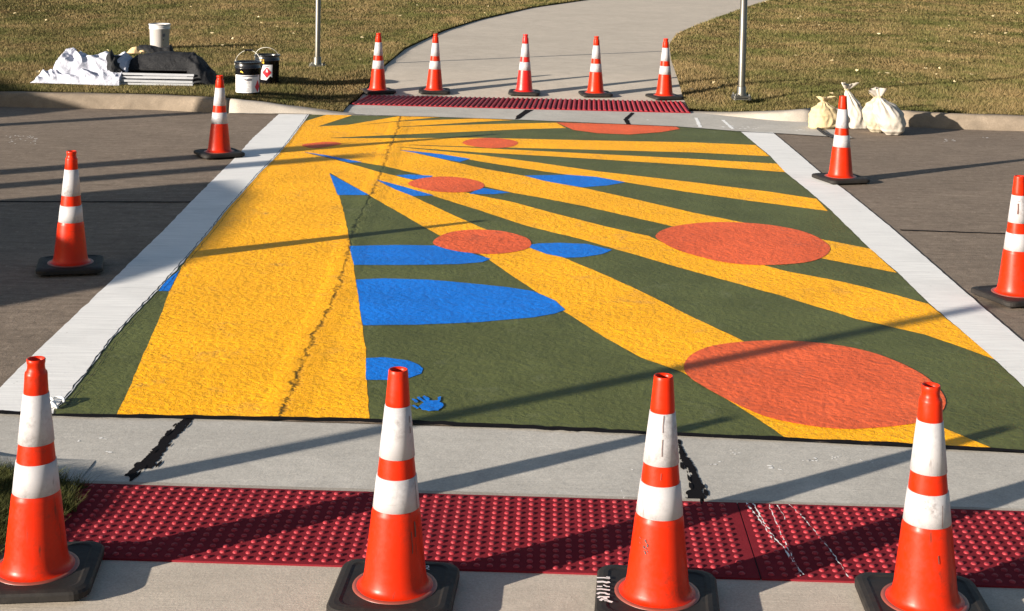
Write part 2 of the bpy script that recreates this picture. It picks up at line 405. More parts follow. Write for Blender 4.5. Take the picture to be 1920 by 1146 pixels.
# far apron between the mural and the red ribbed panel
fa = [(428, 214), (580, 215.5), (830, 220.5), (985, 226), (1267, 238), (1390, 247.5), (1450, 250.5), (1600, 260), (1540, 228), (1296, 212.5), (1000, 203), (657, 195.5), (520, 196), (430, 196)]
farap = sheet_from('far_apron', [G(x, y, 0)+Vector((0, 0, .005)) for x, y in fa], M['apron']); tag(farap, kind='structure')
# far curving sidewalk
rows = []
ys = [16.40+i*.25 for i in range(16)] + [20.5+i*1.0 for i in range(45)]
v, f = [], []
nx = 8
for y in ys:
    a, b = interp(WL, y), interp(WR, y)
    for k in range(nx+1): v.append((a-.03+(b-a+.06)*k/nx, y, walk_z(y)+.006))
for j in range(len(ys)-1):
    for k in range(nx): f.append((j*(nx+1)+k, j*(nx+1)+k+1, (j+1)*(nx+1)+k+1, (j+1)*(nx+1)+k))
farwalk = pydata('far_sidewalk', v, f, M['walk'], smooth=True); tag(farwalk, kind='structure')
# lawns
def lawn(name, side):
    v, f = [], []; yy = [15.55+i*.15 for i in range(30)]+[20.2+i*.8 for i in range(60)]
    K = 46
    for y in yy:
        edge = interp(WL, y) if side < 0 else interp(WR, y)
        y_ = y
        for k in range(K+1):
            t = (k/K)**2.2
            x = edge+side*(t*55)
            yb = max(y, kerb_y(x)+.16)
            v.append((x, yb, lawn_z(x, yb)+.012*noise.noise(Vector((x*2, yb*2, 0)))))
    for j in range(len(yy)-1):
        for k in range(K):
            q = (j*(K+1)+k, j*(K+1)+k+1, (j+1)*(K+1)+k+1, (j+1)*(K+1)+k)
            f.append(q if side > 0 else q[::-1])
    # edge skirt down beside the sidewalk
    n0 = len(v)
    for j, y in enumerate(yy): x, yb, z = v[j*(K+1)]; v.append((x, yb, z-.12))
    for j in range(len(yy)-1): f.append((j*(K+1), (j+1)*(K+1), n0+j+1, n0+j))
    o = pydata(name, v, f, M['soil'], smooth=True); return tag(o, kind='structure')
lawn('left_lawn', -1); lawn('right_lawn', 1)

# kerbs: each cast segment is a part of its kerb
def kerb(name, xs, mat_of, label):
    root = empty(name, (xs[0], kerb_y(xs[0]), 0)); tag(root, kind='structure')
    prof = [(0, -.03, 0), (.0, .0, 0), (.012, .35, 0), (.03, .72, 0), (.05, .92, 0), (.085, 1, 0), (.17, 1.0, .0), (.19, .9, 0), (.19, -.3, 0)]
    for a, b in zip(xs, xs[1:]):
        n = max(2, int((b-a)/.12)); v, f = [], []
        for i in range(n+1):
            x = a+.004+(b-a-.008)*i/n
            h = max(kerb_h(x), .004); y0 = kerb_y(x)
            for (dy, zz, _) in prof:
                v.append((x-root.location.x, y0+dy-root.location.y+.004*noise.noise(Vector((x*3, zz, 0))), h*zz+.008*(zz > .5)*noise.noise(Vector((x*4, dy*9, 1)))))
        m = len(prof)
        for i in range(n):
            for k in range(m-1): f.append((i*m+k, (i+1)*m+k, (i+1)*m+k+1, i*m+k+1))
        f.append(tuple(range(m))); f.append(tuple(n*m+k for k in range(m))[::-1])
        pydata('kerb_segment', v, f, mat_of((a+b)/2), root, smooth=True)
    return root
kerb('left_kerb', [-24, -18, -12, -9, -6.0, -2.98, -1.5], lambda x: M['kerb_new'] if x > -3 else M['kerb_old'], '')
kerb('right_kerb', [1.93, 3.26, 4.15, 7, 10, 14, 20, 28], lambda x: M['kerb_new'] if x < 3.3 else M['kerb_old'], '')
# low end of the near kerb, left of the red panel, with lawn behind it
v, f = [], []
xs = [-6+i*.2 for i in range(23)]+[-1.55]
for x in xs:
    h = .075*(1-sstep(-2.6, -1.5, x))+.003
    yb = 5.47+(-.04)*(x+2); 
    for dy, zz in ((.03, 0), (.0, .75), (-.03, 1), (-.14, .95), (-.20, .55), (-.26, .1), (-.3, -.2)):
        v.append((x, yb+dy, h*zz+.004))
for i in range(len(xs)-1):
    for k in range(6): f.append((i*7+k, i*7+k+1, (i+1)*7+k+1, (i+1)*7+k))
tag(pydata('near_kerb_taper', v, f, M['apron'], smooth=True), kind='structure')
# verge on the near left
v, f = [], []
for i in range(25):
    x = -6.2+i*(4.64/24)
    for j in range(8):
        y = 5.22-j*.42
        v.append((x, y+ (0.0 if j else (-.04)*(x+2)), .02+.03*sstep(-1.45, -1.9, x)))
for i in range(24):
    for j in range(7): f.append((i*8+j, i*8+j+1, (i+1)*8+j+1, (i+1)*8+j))
o = pydata('near_verge', v, f, M['soil'], smooth=True)
for vv in o.data.vertices:
    if vv.co.x > -1.60 and vv.co.y < 4.7: vv.co.z = -.02
tag(o, kind='structure')

# ------------------------------------------------------------------ grass (stuff)
def blades(name, P, H, W, mat, lean=.6):
    n = len(P)
    az = rng.uniform(0, 2*np.pi, n); la = rng.uniform(0, 2*np.pi, n)
    h = H*rng.uniform(.5, 1.25, n); w_ = W*rng.uniform(.6, 1.3, n); ln = h*rng.uniform(.15, lean*1.6, n)
    dx, dy = np.cos(az)*w_/2, np.sin(az)*w_/2
    V = np.empty((n, 3, 3), np.float32)
    V[:, 0] = np.stack([P[:, 0]-dx, P[:, 1]-dy, P[:, 2]-.006], 1); V[:, 1] = np.stack([P[:, 0]+dx, P[:, 1]+dy, P[:, 2]-.006], 1)
    V[:, 2] = np.stack([P[:, 0]+np.cos(la)*ln, P[:, 1]+np.sin(la)*ln, P[:, 2]+h*.85], 1)
    me = bpy.data.meshes.new(name); me.vertices.add(3*n); me.vertices.foreach_set('co', V.ravel())
    me.loops.add(3*n); me.loops.foreach_set('vertex_index', np.arange(3*n, dtype=np.int32))
    me.polygons.add(n); me.polygons.foreach_set('loop_start', np.arange(0, 3*n, 3, dtype=np.int32))
    try: me.polygons.foreach_set('loop_total', np.full(n, 3, np.int32))
    except Exception: pass
    me.update(calc_edges=True)
    at = me.attributes.new('tint', 'FLOAT', 'FACE'); at.data.foreach_set('value', np.clip(rng.normal(.45, .22, n), 0, 1).astype(np.float32))
    o = link(name, me, mat); tag(o, kind='stuff'); return o
wly = np.array([p.y for p in WL]); wlx = np.array([p.x for p in WL]); wry = np.array([p.y for p in WR]); wrx = np.array([p.x for p in WR])
def ss(a, b, x):
    t = np.clip((x-a)/(b-a), 0, 1); return t*t*(3-2*t)
def v_kerb_h(x): return np.where(x < 0, .15*(1-ss(-3.2, -1.45, x)), .15*ss(1.9, 3.6, x))
def v_kerb_y(x): return np.where(x < 0, 15.62-.18*ss(-4, -2.9, x), 16.15-.55*ss(1.95, 3.1, x)-.37*ss(3.1, 5.2, x)-.02*np.maximum(0, x-5.2))
def v_lawn_z(x, y):
    hk = v_kerb_h(x); base = hk+(.15-hk)*ss(16.0, 18.2, y)
    wl, wr = np.interp(y, wly, wlx), np.interp(y, wry, wrx)
    d = np.minimum(np.abs(x-wl), np.abs(x-wr)); k = (1-ss(0, .9, d))*(y > 16.2)
    return base*(1-k)+(.15*ss(16.35, 19.2, y)+.028)*k
for side, nm in ((-1, 'left_lawn_grass'), (1, 'right_lawn_grass')):
    n = 620000 if side < 0 else 560000
    u = rng.random(n); y0, y1, e = 15.2, 52.0, -1.1
    Y = (y0**e+(y1**e-y0**e)*u)**(1/e)
    xmax = .40*Y+1.2
    X = rng.uniform(0, 1, n)*xmax*side if side > 0 else -rng.uniform(0, 1, n)*xmax
    if side < 0: X = X+ (Y > 27)*rng.uniform(0, 1, n)*6
    edge = np.interp(Y, wly, wlx) if side < 0 else np.interp(Y, wry, wrx)
    # crowd a few extra along the sidewalk edge
    ok = (X < edge-.0) if side < 0 else (X > edge+.0)
    ok &= Y > v_kerb_y(X)+.17
    X, Y = X[ok], Y[ok]
    P = np.stack([X, Y, v_lawn_z(X, Y)], 1)
    H = .034+.0006*(Y-15)+.012*np.sin(X*1.7+np.sin(Y*1.3)*2)*np.sin(Y*2.1+X*.4)
    W = .0045*(Y/16)
    o = blades(nm, P, np.maximum(H, .018), W, M['grass'])
n = 60000
X = rng.uniform(-6, -1.44, n); Y = rng.uniform(3.0, 5.24, n)+(-.04)*(X+2)
X = np.where(rng.random(n) < .7, rng.uniform(-2.3, -1.38, n), X)
Y = np.where(X > -2.3, rng.uniform(4.55, 5.24, n), Y)
e1 = -1.52+.03*np.sin(Y*23)*np.sin(Y*9)+.03*np.sin(Y*61)-.08*(Y>5.18)-.06*(Y<4.85)
ok = X < e1
X, Y = X[ok], Y[ok]
P = np.stack([X, Y, np.full(len(X), .02)+.03*ss(-1.45, -1.9, X)], 1)
blades('near_verge_grass', P, np.full(len(X), .048), np.full(len(X), .0035), M['grass_near'], 1.0)
# a few dead leaves strewn on the lawns
v, f = [], []
for i in range(150):
    y = random.uniform(16.6, 38); x = random.uniform(-.37*y, .37*y)
    if interp(WL, y)-.1 < x < interp(WR, y)+.1: continue
    s = random.uniform(.012, .027)*(1+(y-16)*.02); a = random.uniform(0, 6.28); z = lawn_z(x, y)+.045; k = len(v)
    for q in range(5):
        r = s*(1 if q else 1.5); v.append((x+r*math.cos(a+q*1.2566), y+r*math.sin(a+q*1.2566), z+random.uniform(-.012, .02)))
    f += [(k, k+1, k+2), (k, k+2, k+3), (k, k+3, k+4)]
tag(pydata('leaf_litter', v, f, M['leaf']), kind='stuff')

# ------------------------------------------------------------------ crosswalk mural (paint sheets)
mural = empty('painted_crosswalk', (0, 10, 0))
tag(mural, 'painted crosswalk of yellow rays, orange discs and blue ovals on dark green', 'crosswalk')
def mp(o):
    o.parent = mural; o.matrix_parent_inverse = mural.matrix_world.inverted(); o.location = (0, 0, 0)
    for v in o.data.vertices: v.co.y -= 10
    return o
LIN = [(100, 770), (115, 760), (160, 705), (209, 639), (250, 594), (297, 545), (330, 508), (356, 479), (398, 430), (425, 395), (457, 360), (485, 328), (520, 293), (545, 263), (560, 243), (572, 227), (580, 215.5)]
LOUT = [(523, 215), (470, 264), (440, 298), (378, 360), (307, 433), (223, 515), (150, 584), (73, 657), (0, 729), (-60, 770)]
RIN = [(1388, 247.5), (1443, 293), (1473, 325), (1517, 360), (1560, 398), (1629, 466), (1683, 513), (1740, 569), (1800, 620), (1866, 677), (1920, 728), (2010, 805), (2070, 855)]
ROUT = [(2240, 862), (2100, 775), (1920, 644), (1800, 541), (1674, 431), (1587, 360), (1538, 325), (1500, 292), (1449, 249.5)]
NEARP = [(1920, 847), (1860, 844), (1475, 823), (1280, 816), (1000, 802), (640, 788), (218, 782), (100, 780)]
far = [(580, 215.2), (750, 216), (830, 220), (985, 225.5), (1057, 230), (1267, 238), (1388, 247.3)]
Z0 = .004
green = [(95, 781)]+LIN[:-1]+far+RIN[:-2]+NEARP
mp(sheet('green_field', green, Z0, M['green'], amp=.003))
mp(sheet('white_stripe', LOUT+[(-70, 774), (0, 774), (100, 778)]+LIN, Z0+.0026, M['white'], amp=.006, step=.05))
mp(sheet('white_stripe', RIN+ROUT, Z0+.0026, M['white'], amp=.004, step=.05))
zi = [0]
def ray(name, px, mat, dz, amp=.0045):
    zi[0] += 1
    return mp(sheet(name, px, Z0+dz+.00002*zi[0], M[mat], amp=amp, step=.05))
big = [(218, 782), (240, 735), (272, 660), (304, 587), (317, 548), (337, 508), (356, 479), (398, 430), (425, 395), (457, 360), (485, 328), (520, 293), (545, 263), (560, 243), (575, 236), (620, 258.5), (620, 262), (690, 262), (690, 274), (640, 292), (632, 300), (571, 286.5), (623, 302), (625, 320), (618, 325), (632, 356), (645, 400), (655, 450), (663, 500), (672, 560), (680, 620), (686, 655), (686, 690), (689, 740), (693, 788)]
ray('yellow_field', big, 'yellow', .0007)
T = [(560, 243), (573, 228), (613, 215.8), (663, 216.3), (596, 238), (653, 235), (751, 218.3), (753, 216.8), (828, 220.3), (765, 226), (655, 237.4), (760, 227.8), (900, 223), (962, 226), (900, 229.3), (731, 239.8), (900, 234), (1043, 231), (1061, 241), (987, 243), (900, 247), (760, 253), (616, 259.5), (570, 262)]
ray('yellow_ray', T, 'yellow', .0007, .002)
Fr = [(560, 262), (616, 260.0), (751, 260.2), (900, 259.3), (1096, 264), (1300, 268), (1417, 273), (1443, 294), (1300, 287), (1118, 282), (900, 276.5), (773, 272.5), (690, 275), (560, 285)]
ray('yellow_ray', Fr, 'yellow', .0007, .002)
Er = [(680, 270), (773, 273.4), (900, 278.5), (1009, 284), (1300, 299), (1457, 308), (1473, 324), (1300, 311), (1031, 294), (900, 287), (751, 276.5), (680, 280)]
ray('yellow_ray', Er, 'yellow', .0007, .002)
Dr = [(670, 274), (751, 277.2), (900, 291.5), (1009, 306), (1118, 322), (1300, 343), (1437, 360), (1531, 374), (1552, 397), (1400, 377), (1280, 360), (1173, 343), (1085, 332), (976, 316), (900, 304), (827, 290), (773, 284.5), (751, 282.5), (670, 285)]
ray('yellow_ray', Dr, 'yellow', .0007, .0025)
Cr = [(590, 270), (751, 283), (773, 286.5), (827, 299), (900, 316), (983, 331), (1053, 346), (1096, 354), (1205, 378), (1300, 400), (1395, 419), (1536, 449), (1632, 468), (1681, 513), (1556, 489), (1400, 455), (1258, 425), (1227, 418), (1096, 388), (1009, 371), (957, 362), (905, 350), (794, 330), (722, 313), (679, 306), (631, 299), (571, 286.5)]
ray('yellow_ray', Cr, 'yellow', .0007)
Br = [(572, 288), (624, 299), (709, 323), (768, 337), (820, 350), (900, 368), (965, 381), (1053, 405), (1140, 427), (1216, 444), (1280, 473), (1350, 487), (1430, 498), (1475, 510), (1584, 531), (1665, 551), (1740, 571), (1800, 620), (1866, 676), (1800, 652), (1733, 629), (1611, 601), (1461, 555), (1280, 505), (1180, 476), (1090, 450), (987, 425), (900, 396), (814, 369), (757, 351), (714, 342), (690, 338), (610, 318)]
ray('yellow_ray', Br, 'yellow', .0007)
Ar = [(600, 296), (690, 325), (714, 342), (773, 369), (840, 400), (900, 427), (985, 460), (1050, 482), (1130, 515), (1200, 547), (1300, 597), (1395, 642), (1560, 715), (1763, 802), (1864, 844), (1475, 824), (1397, 772), (1280, 700), (1200, 672), (1130, 632), (1060, 587), (1000, 545), (950, 512), (905, 480), (860, 460), (818, 440), (783, 420), (703, 374), (692, 367), (618, 325)]
ray('yellow_ray', Ar, 'yellow', .0007)
for px in ([(618, 327), (692, 367), (633, 367)],
           [(706, 338), (757, 351.5), (814, 368), (773, 369), (742, 357), (714, 343)],
           [(742, 330), (768, 328.5), (812, 331), (800, 337), (768, 337)],
           [(900, 353), (957, 362.5), (925, 365.5), (880, 365)],
           [(983, 330.5), (1064, 329), (1118, 333), (1173, 343), (1140, 349), (1092, 352.5), (1053, 346.5), (1018, 340)],
           [(751, 283.2), (773, 284.7), (827, 290.5), (882, 299), (862, 305), (827, 298.6), (790, 290)],
           [(571, 286.5), (615, 293), (679, 305.5), (655, 306), (618, 297)],
           [(655, 463), (740, 461), (815, 462), (862, 470), (920, 487), (905, 493), (860, 497), (780, 498.5), (663, 498.5)],
           [(985, 462), (1010, 458), (1050, 457), (1100, 459), (1148, 470), (1130, 478), (1090, 484), (1060, 485), (1025, 478), (998, 468)],
           [(667, 526), (720, 524), (800, 526), (870, 532), (950, 540), (1000, 548), (1040, 565), (1060, 583), (1040, 590), (1000, 597), (900, 606), (780, 611), (680, 612), (675, 580)],
           [(686, 674), (720, 672), (765, 678), (785, 686), (793, 694), (790, 703), (765, 712), (730, 715), (686, 715)],
           [(337, 508), (317, 548), (297, 547.5), (310, 530)]):
    ray('blue_shape', px, 'blue', .0014, .003)
for px in ([(1282, 690), (1300, 665), (1350, 648), (1450, 640.5), (1560, 648), (1650, 668), (1730, 705), (1770, 745), (1765, 775), (1720, 795), (1640, 805), (1560, 806), (1450, 788), (1370, 755), (1300, 715)],
           [(1230, 442), (1260, 427), (1330, 418.5), (1420, 421), (1500, 434), (1548, 456), (1554, 475), (1520, 492), (1440, 499), (1360, 494), (1280, 474), (1240, 455)],
           [(812, 455), (835, 440), (880, 432.5), (940, 435), (985, 447), (996, 460), (980, 471), (930, 478), (870, 475), (825, 465)],
           [(766, 344), (790, 336), (830, 332.5), (875, 336), (905, 345), (903, 355), (870, 362), (820, 361), (775, 352)],
           [(867, 269), (885, 262), (925, 260), (960, 264), (971, 270), (955, 277), (920, 279), (885, 275)]):
    ray('orange_disc', closed_smooth(px, 5), 'orange', .0021, .002)
ray('orange_disc', [(1043, 230.8), (1150, 234), (1267, 238.3), (1275, 243), (1240, 249), (1180, 253.5), (1120, 251), (1075, 245)], 'orange', .0021, .001)
ray('orange_disc', closed_smooth([(566, 273), (600, 268), (625, 267.5), (640, 271), (610, 277), (585, 279)], 4), 'orange', .0021, .001)
# blue hand print
hand = [[(789, 758), (800, 754), (815, 753), (828, 760), (832, 768), (824, 773), (805, 775), (790, 772), (785, 766)],
        [(816, 755), (819, 748), (825, 746), (824, 752), (821, 757)], [(796, 756), (793, 748), (797, 745), (803, 750), (806, 757)],
        [(784, 753), (781, 748), (786, 747), (797, 756), (794, 758)], [(771, 752), (772, 749), (777, 751), (784, 756), (781, 758)],
        [(774, 764), (777, 762), (784, 767), (781, 770)]]
for hpx in hand:
    zi[0] += 1
    mp(sheet('hand_print', hpx, Z0+.0022+.00005*zi[0], M['blue'], amp=.016, step=.010))
# dark gap and white ridge of paint along the inside of the left stripe
pts = resample([G(x-3, y) for x, y in LIN], .03, False)
pts = [p+Vector((.008*noise.noise(p*14), 0, Z0+.0034)) for p in pts]
M['gap'] = plastic('dark_gap', (.03, .03, .032), .8, spec=.05)
mp(ribbon('edge_gap', pts, .0045, M['gap'], amp=1.6))
mp(ribbon('edge_gap', [p+Vector((.034, 0, -.0006)) for p in pts], .0025, M['gap'], amp=1.9))
# loose curled tape at the near corner of the stripe
c0 = G(104, 762)
tp = []
for i in range(26):
    t = i/25; a = t*9
    tp.append(c0+Vector((.045*math.cos(a)*(1-.4*t)-.01, .05*math.sin(a*.8), .010+.010*math.sin(a*1.7)+.008)))
mp(pydata('curled_tape', *tube(tp, .0055, 5), M['flake'], smooth=True))

# ------------------------------------------------------------------ joints, sealant and paint marks
def z_off(pts, z): return [Vector((p.x, p.y, z)) for p in pts]
def jline(name, px, width, z, mat, amp=.5, kind='structure', step=.05):
    o = ribbon(name, z_off(resample([G(x, y) for x, y in px], step, False), z), width, mat, amp=amp)
    if kind: tag(o, kind=kind)
    return o
jline('pavement_joint', [(-900, 748), (0, 778), (100, 783.5), (640, 791.5), (1000, 806), (1280, 820), (1475, 828), (1860, 848), (1920, 851), (2700, 890)], .040, .0125, M['tar'], 1.0)
jline('road_joint', [(-1200, 360), (0, 378.5), (360, 379.5)], .034, .003, M['tar'], .5)
jline('road_joint', [(1688, 432), (1900, 439.5), (3000, 482)], .034, .003, M['tar'], .5)
jline('gutter_joint', [(428, 214), (580, 215.5), (640, 216), (830, 221.5), (985, 227), (1267, 239), (1390, 248.5), (1450, 251.5), (1600, 261)], .02, .0105, M['tar'], .8)
# seam of paler worn concrete in front of the near panel
jline('panel_lip', [(20, 902), (165, 907), (900, 929), (1413, 945), (1920, 960), (2300, 972)], .028, .0065, M['kerb_new'], .5)
seal = empty('tar_streaks', (0, 5.5, 0)); 
bpy.data.objects.remove(seal)
def blob(name, px, z, mat, amp=.006):
    """ragged smear: wobbled core outline with loose slivers drawn out along it"""
    r_ = random.Random(len(px)*7+int(px[0][0])); core = wobble(resample([G(x, y) for x, y in px], .008), amp, z)
    for q in core:
        q.x += r_.uniform(-1, 1)*amp*.35; q.y += r_.uniform(-1, 1)*amp*.5
    v = list(core); f = [tuple(t) for t in tessellate_polygon([core])]
    dr = (core[len(core)//2]-core[0]); dr.z = 0; L = dr.length; dr.normalize(); nr = Vector((-dr.y, dr.x, 0))
    for i in range(16 if amp > .01 else 3):
        c = r_.choice(core)+nr*r_.uniform(-.012, .012)*(amp/.014)+dr*r_.uniform(-.02, .02)*(amp/.014); l = r_.uniform(.008, .045)*(amp/.014); w_ = l*r_.uniform(.10, .3); k = len(v)
        for a, b in ((-1, 0), (-.3, 1), (.5, .7), (1, 0), (.4, -1), (-.5, -.6)): v.append(Vector((c.x, c.y, z+.00015*(i+1)))+dr*l*a+nr*w_*b)
        f.append(tuple(range(k, k+6)))
    o = pydata(name, v, f, mat)
    return o
tar = []; T_Z = .0056
tar.append(blob('tar_streak', [(343, 789), (362, 789), (350, 800), (330, 822), (312, 843), (298, 862), (290, 880), (275, 888), (262, 897), (256, 893), (268, 878), (262, 884), (246, 904), (240, 902), (238, 893), (250, 876), (268, 866), (282, 852), (300, 832), (322, 806)], T_Z, M['tar'], .014))
tag(tar[-1], 'black tar streak across the grey near concrete beside the leftmost front cone', 'tar streak')
tar.append(blob('tar_streak', [(1268, 833), (1277, 838), (1291, 858), (1300, 870), (1304, 890), (1315, 905), (1318, 926), (1324, 931), (1316, 938), (1290, 937), (1287, 926), (1295, 920), (1294, 895), (1290, 878), (1278, 868), (1272, 852)], T_Z, M['tar'], .014))
tag(tar[-1], 'crooked black tar streak on the near concrete just right of the third front cone', 'tar streak')
tar.append(blob('tar_streak', [(985, 207), (1001, 207), (988, 214), (975, 224), (966, 225), (968, 219)], .0064, M['tar'], .006))
tag(tar[-1], 'straight black tar stroke on the far apron below the middle far cone', 'tar streak')
tar.append(blob('tar_streak', [(1184, 212), (1190, 213), (1181, 222), (1178, 225), (1184, 236), (1175, 235), (1169, 226), (1172, 222)], .0064, M['tar'], .006))
tag(tar[-1], 'bent black tar stroke on the far apron below the fourth far cone', 'tar streak')
# flecks of spilled white paint, joined per spot
def flecks(name, spots, z, mat='flake', sc_=1.0, seed=1):
    r_ = random.Random(seed); v, f = [], []
    for (x, y, wd, ht, nn) in spots:
        for i in range(nn):
            c = G(x+r_.uniform(-.5, .5)*wd*(nn > 1), y+r_.uniform(-.5, .5)*ht*(nn > 1))
            s = (wd/nn**.75)*c.y/F_PX*.5*sc_; s2 = s*r_.uniform(.3, .9); a = r_.uniform(-.4, .4); k = len(v); m = 9
            for q in range(m):
                t = 6.283*q/m; rr = r_.uniform(.6, 1.15)
                xx, yy = s*rr*math.cos(t), s2*rr*math.sin(t)
                v.append((c.x+xx*math.cos(a)-yy*math.sin(a), c.y+xx*math.sin(a)+yy*math.cos(a), z))
            f.append(tuple(range(k, k+m)))
    o = pydata(name, v, f, M[mat]); tag(o, kind='stuff'); return o
flecks('paint_spatter', [(190, 822, 15, 8, 2), (200, 849, 14, 5, 2), (1340, 871, 24, 6, 5), (1378, 850, 22, 8, 6), (1520, 864, 36, 6, 11), (1562, 861, 26, 8, 10), (1624, 866, 24, 9, 9), (150, 830, 9, 4, 2), (1185, 883, 6, 3, 1), (1450, 880, 30, 14, 4)], .0053, seed=2)
flecks('paint_spatter', [(1400, 241, 44, 5, 14), (1362, 238, 30, 5, 8), (1210, 227, 10, 3, 2), (1500, 246, 20, 3, 3)], .0063, seed=7)
flecks('paint_spatter', [(1778, 264, 26, 5, 7), (1848, 259, 12, 3, 4), (1590, 263, 10, 3, 3), (40, 262, 60, 16, 40)], .0015, seed=8)
for i, (px, lab) in enumerate((([(1305, 222), (1313, 240)], 'upright white paint stroke on the far apron left of the slanted one'), ([(1355, 226), (1374, 243)], 'slanted white paint stroke on the far apron near the right stripe'))):
    o = ribbon('paint_stroke', z_off(resample([G(x, y) for x, y in px], .03, False), .0064), .035, M['flake'], amp=.8); tag(o, lab, 'paint mark')

# ------------------------------------------------------------------ near tactile panel: tiles > domes
panel = empty('tactile_panel', (0, 0, 0)); tag(panel, 'red tactile warning panel with rows of round domes behind the front cones', 'tactile panel')
pa = Vector((-1.54, 5.242, 0)); pb = Vector((3.4, 5.105, 0)); ux = (pb-pa).normalized(); uy = Vector((ux.y, -ux.x, 0))   # along, towards camera
DEP = .612; PZ = .0075
def on(u, v, z=0): return pa+ux*u+uy*v+Vector((0, 0, z))
tile_edges = [0, 1.165, 2.385, 3.605, 4.9]
for a, b in zip(tile_edges, tile_edges[1:]):
    bm = bmesh.new()
    c = [on(a+.0025, 0), on(b-.0025, 0), on(b-.0025, DEP), on(a+.0025, DEP)]
    vv = [bm.verts.new(p+Vector((0, 0, -.01))) for p in c]+[bm.verts.new(p+Vector((0, 0, PZ))) for p in c]
    for q in ((0, 1, 2, 3), (4, 7, 6, 5), (0, 4, 5, 1), (1, 5, 6, 2), (2, 6, 7, 3), (3, 7, 4, 0)): bm.faces.new([vv[i] for i in q])
    from_bm('tile', bm, M['red_panel'], panel)
plate = sheet_from('seam_bed', [on(0, 0, .004), on(4.9, 0, .004), on(4.9, DEP, .004), on(0, DEP, .004)], M['gap'], panel)
dv, df = lathe([(.0108, 0), (.0098, .0030), (.0070, .0050), (.0040, .0057)], 10, close_top=True)
dome_me = bpy.data.meshes.new('dome'); dome_me.from_pydata(dv, [], df); dome_me.update(); dome_me.materials.append(M['red_dome'])
for p in dome_me.polygons: p.use_smooth = True
S = .0425; spots = []
for a, b in zip(tile_edges, tile_edges[1:]):
    nn = int((b-a-.03)/S); off = ((b-a)-(nn-1)*S)/2 if nn > 1 else 0
    for i in range(nn):
        for j in range(14):
            spots.append(on(a+off+i*S, .030+j*S, PZ))
def vis(p):
    if abs(p.x)*1.0 > p.y*.349: return False
    for cx in (-1.46, -.33, .47, 1.28):
        if abs(p.x-cx*p.y/4.4) < .13: return False
    return True
order = sorted(range(len(spots)), key=lambda i: (not vis(spots[i]), spots[i].y))
indiv = set(order[:300]); v, f = [], []
for i, p in enumerate(spots):
    if i in indiv:
        o = bpy.data.objects.new('dome', dome_me); col.objects.link(o); o.parent = panel; o.location = p
    else:
        k = len(v); v += [(p.x+q[0], p.y+q[1], p.z+q[2]) for q in dv]; f += [tuple(k+t for t in q) for q in df]
o = pydata('dome_field', v, f, M['red_dome'], panel, smooth=True); tag(o, kind='stuff')
# trails of dripped white paint over the seam
def trail(px, wd, seed):
    r_ = random.Random(seed); pts = resample([G(x, y) for x, y in px], .012, False)
    return ribbon('paint_trail', [Vector((p.x+r_.uniform(-.003, .003), p.y, PZ+.0042)) for p in pts], [wd*r_.choice((.05, .2, .5, .9, 1.3)) for p in pts], M['flake'], panel)
for i, (px, wd) in enumerate((([(1398, 948), (1420, 975), (1438, 1002), (1452, 1022)], .006), ([(1412, 950), (1434, 988), (1452, 1015), (1468, 1030), (1487, 1060), (1506, 1084)], .0055),
     ([(1441, 952), (1455, 985), (1470, 1018), (1490, 1062), (1500, 1086)], .003), ([(1480, 952), (1500, 970), (1530, 1005), (1558, 1040), (1578, 1068), (1590, 1088)], .0035), ([(1458, 953), (1466, 967), (1472, 980)], .005), ([(1164, 925), (1170, 940)], .003))):
    trail(px, wd, i)

# ------------------------------------------------------------------ far ribbed panel
fp = empty('ribbed_panel', (0, 0, 0)); tag(fp, 'dark red ribbed tactile strip along the foot of the far sidewalk', 'tactile panel')
BL, BR, TL, TR = G(657, 195.5, .012), G(1295, 211.5, .012), G(690, 179, .03), G(1280, 191, .03)
def bil(u, v, z=0): 
    p = (BL*(1-u)+BR*u)*(1-v)+(TL*(1-u)+TR*u)*v; return Vector((p.x, p.y, p.z+z))
bm = bmesh.new(); cc = [bm.verts.new(bil(a, b, z)) for z in (-.04, 0) for a, b in ((0, 0), (1, 0), (1, 1), (0, 1))]
for q in ((0, 3, 2, 1), (4, 5, 6, 7), (0, 1, 5, 4), (1, 2, 6, 5), (2, 3, 7, 6), (3, 0, 4, 7)): bm.faces.new([cc[i] for i in q])
from_bm('panel_plate', bm, M['red_panel'], fp)
NR = 66
for i in range(NR):
    u0 = (i+.18)/NR; u1 = (i+.82)/NR; um = (u0+u1)/2; v = []
    for vv_ in (.01, .99):
        v += [bil(u0, vv_, -.001), bil(u0+.18/NR, vv_, .011), bil(u1-.18/NR, vv_, .011), bil(u1, vv_, -.001)]
    pydata('rib', v, [(0, 1, 5, 4), (1, 2, 6, 5), (2, 3, 7, 6), (0, 3, 2, 1), (4, 5, 6, 7)], M['red_dome'], fp)

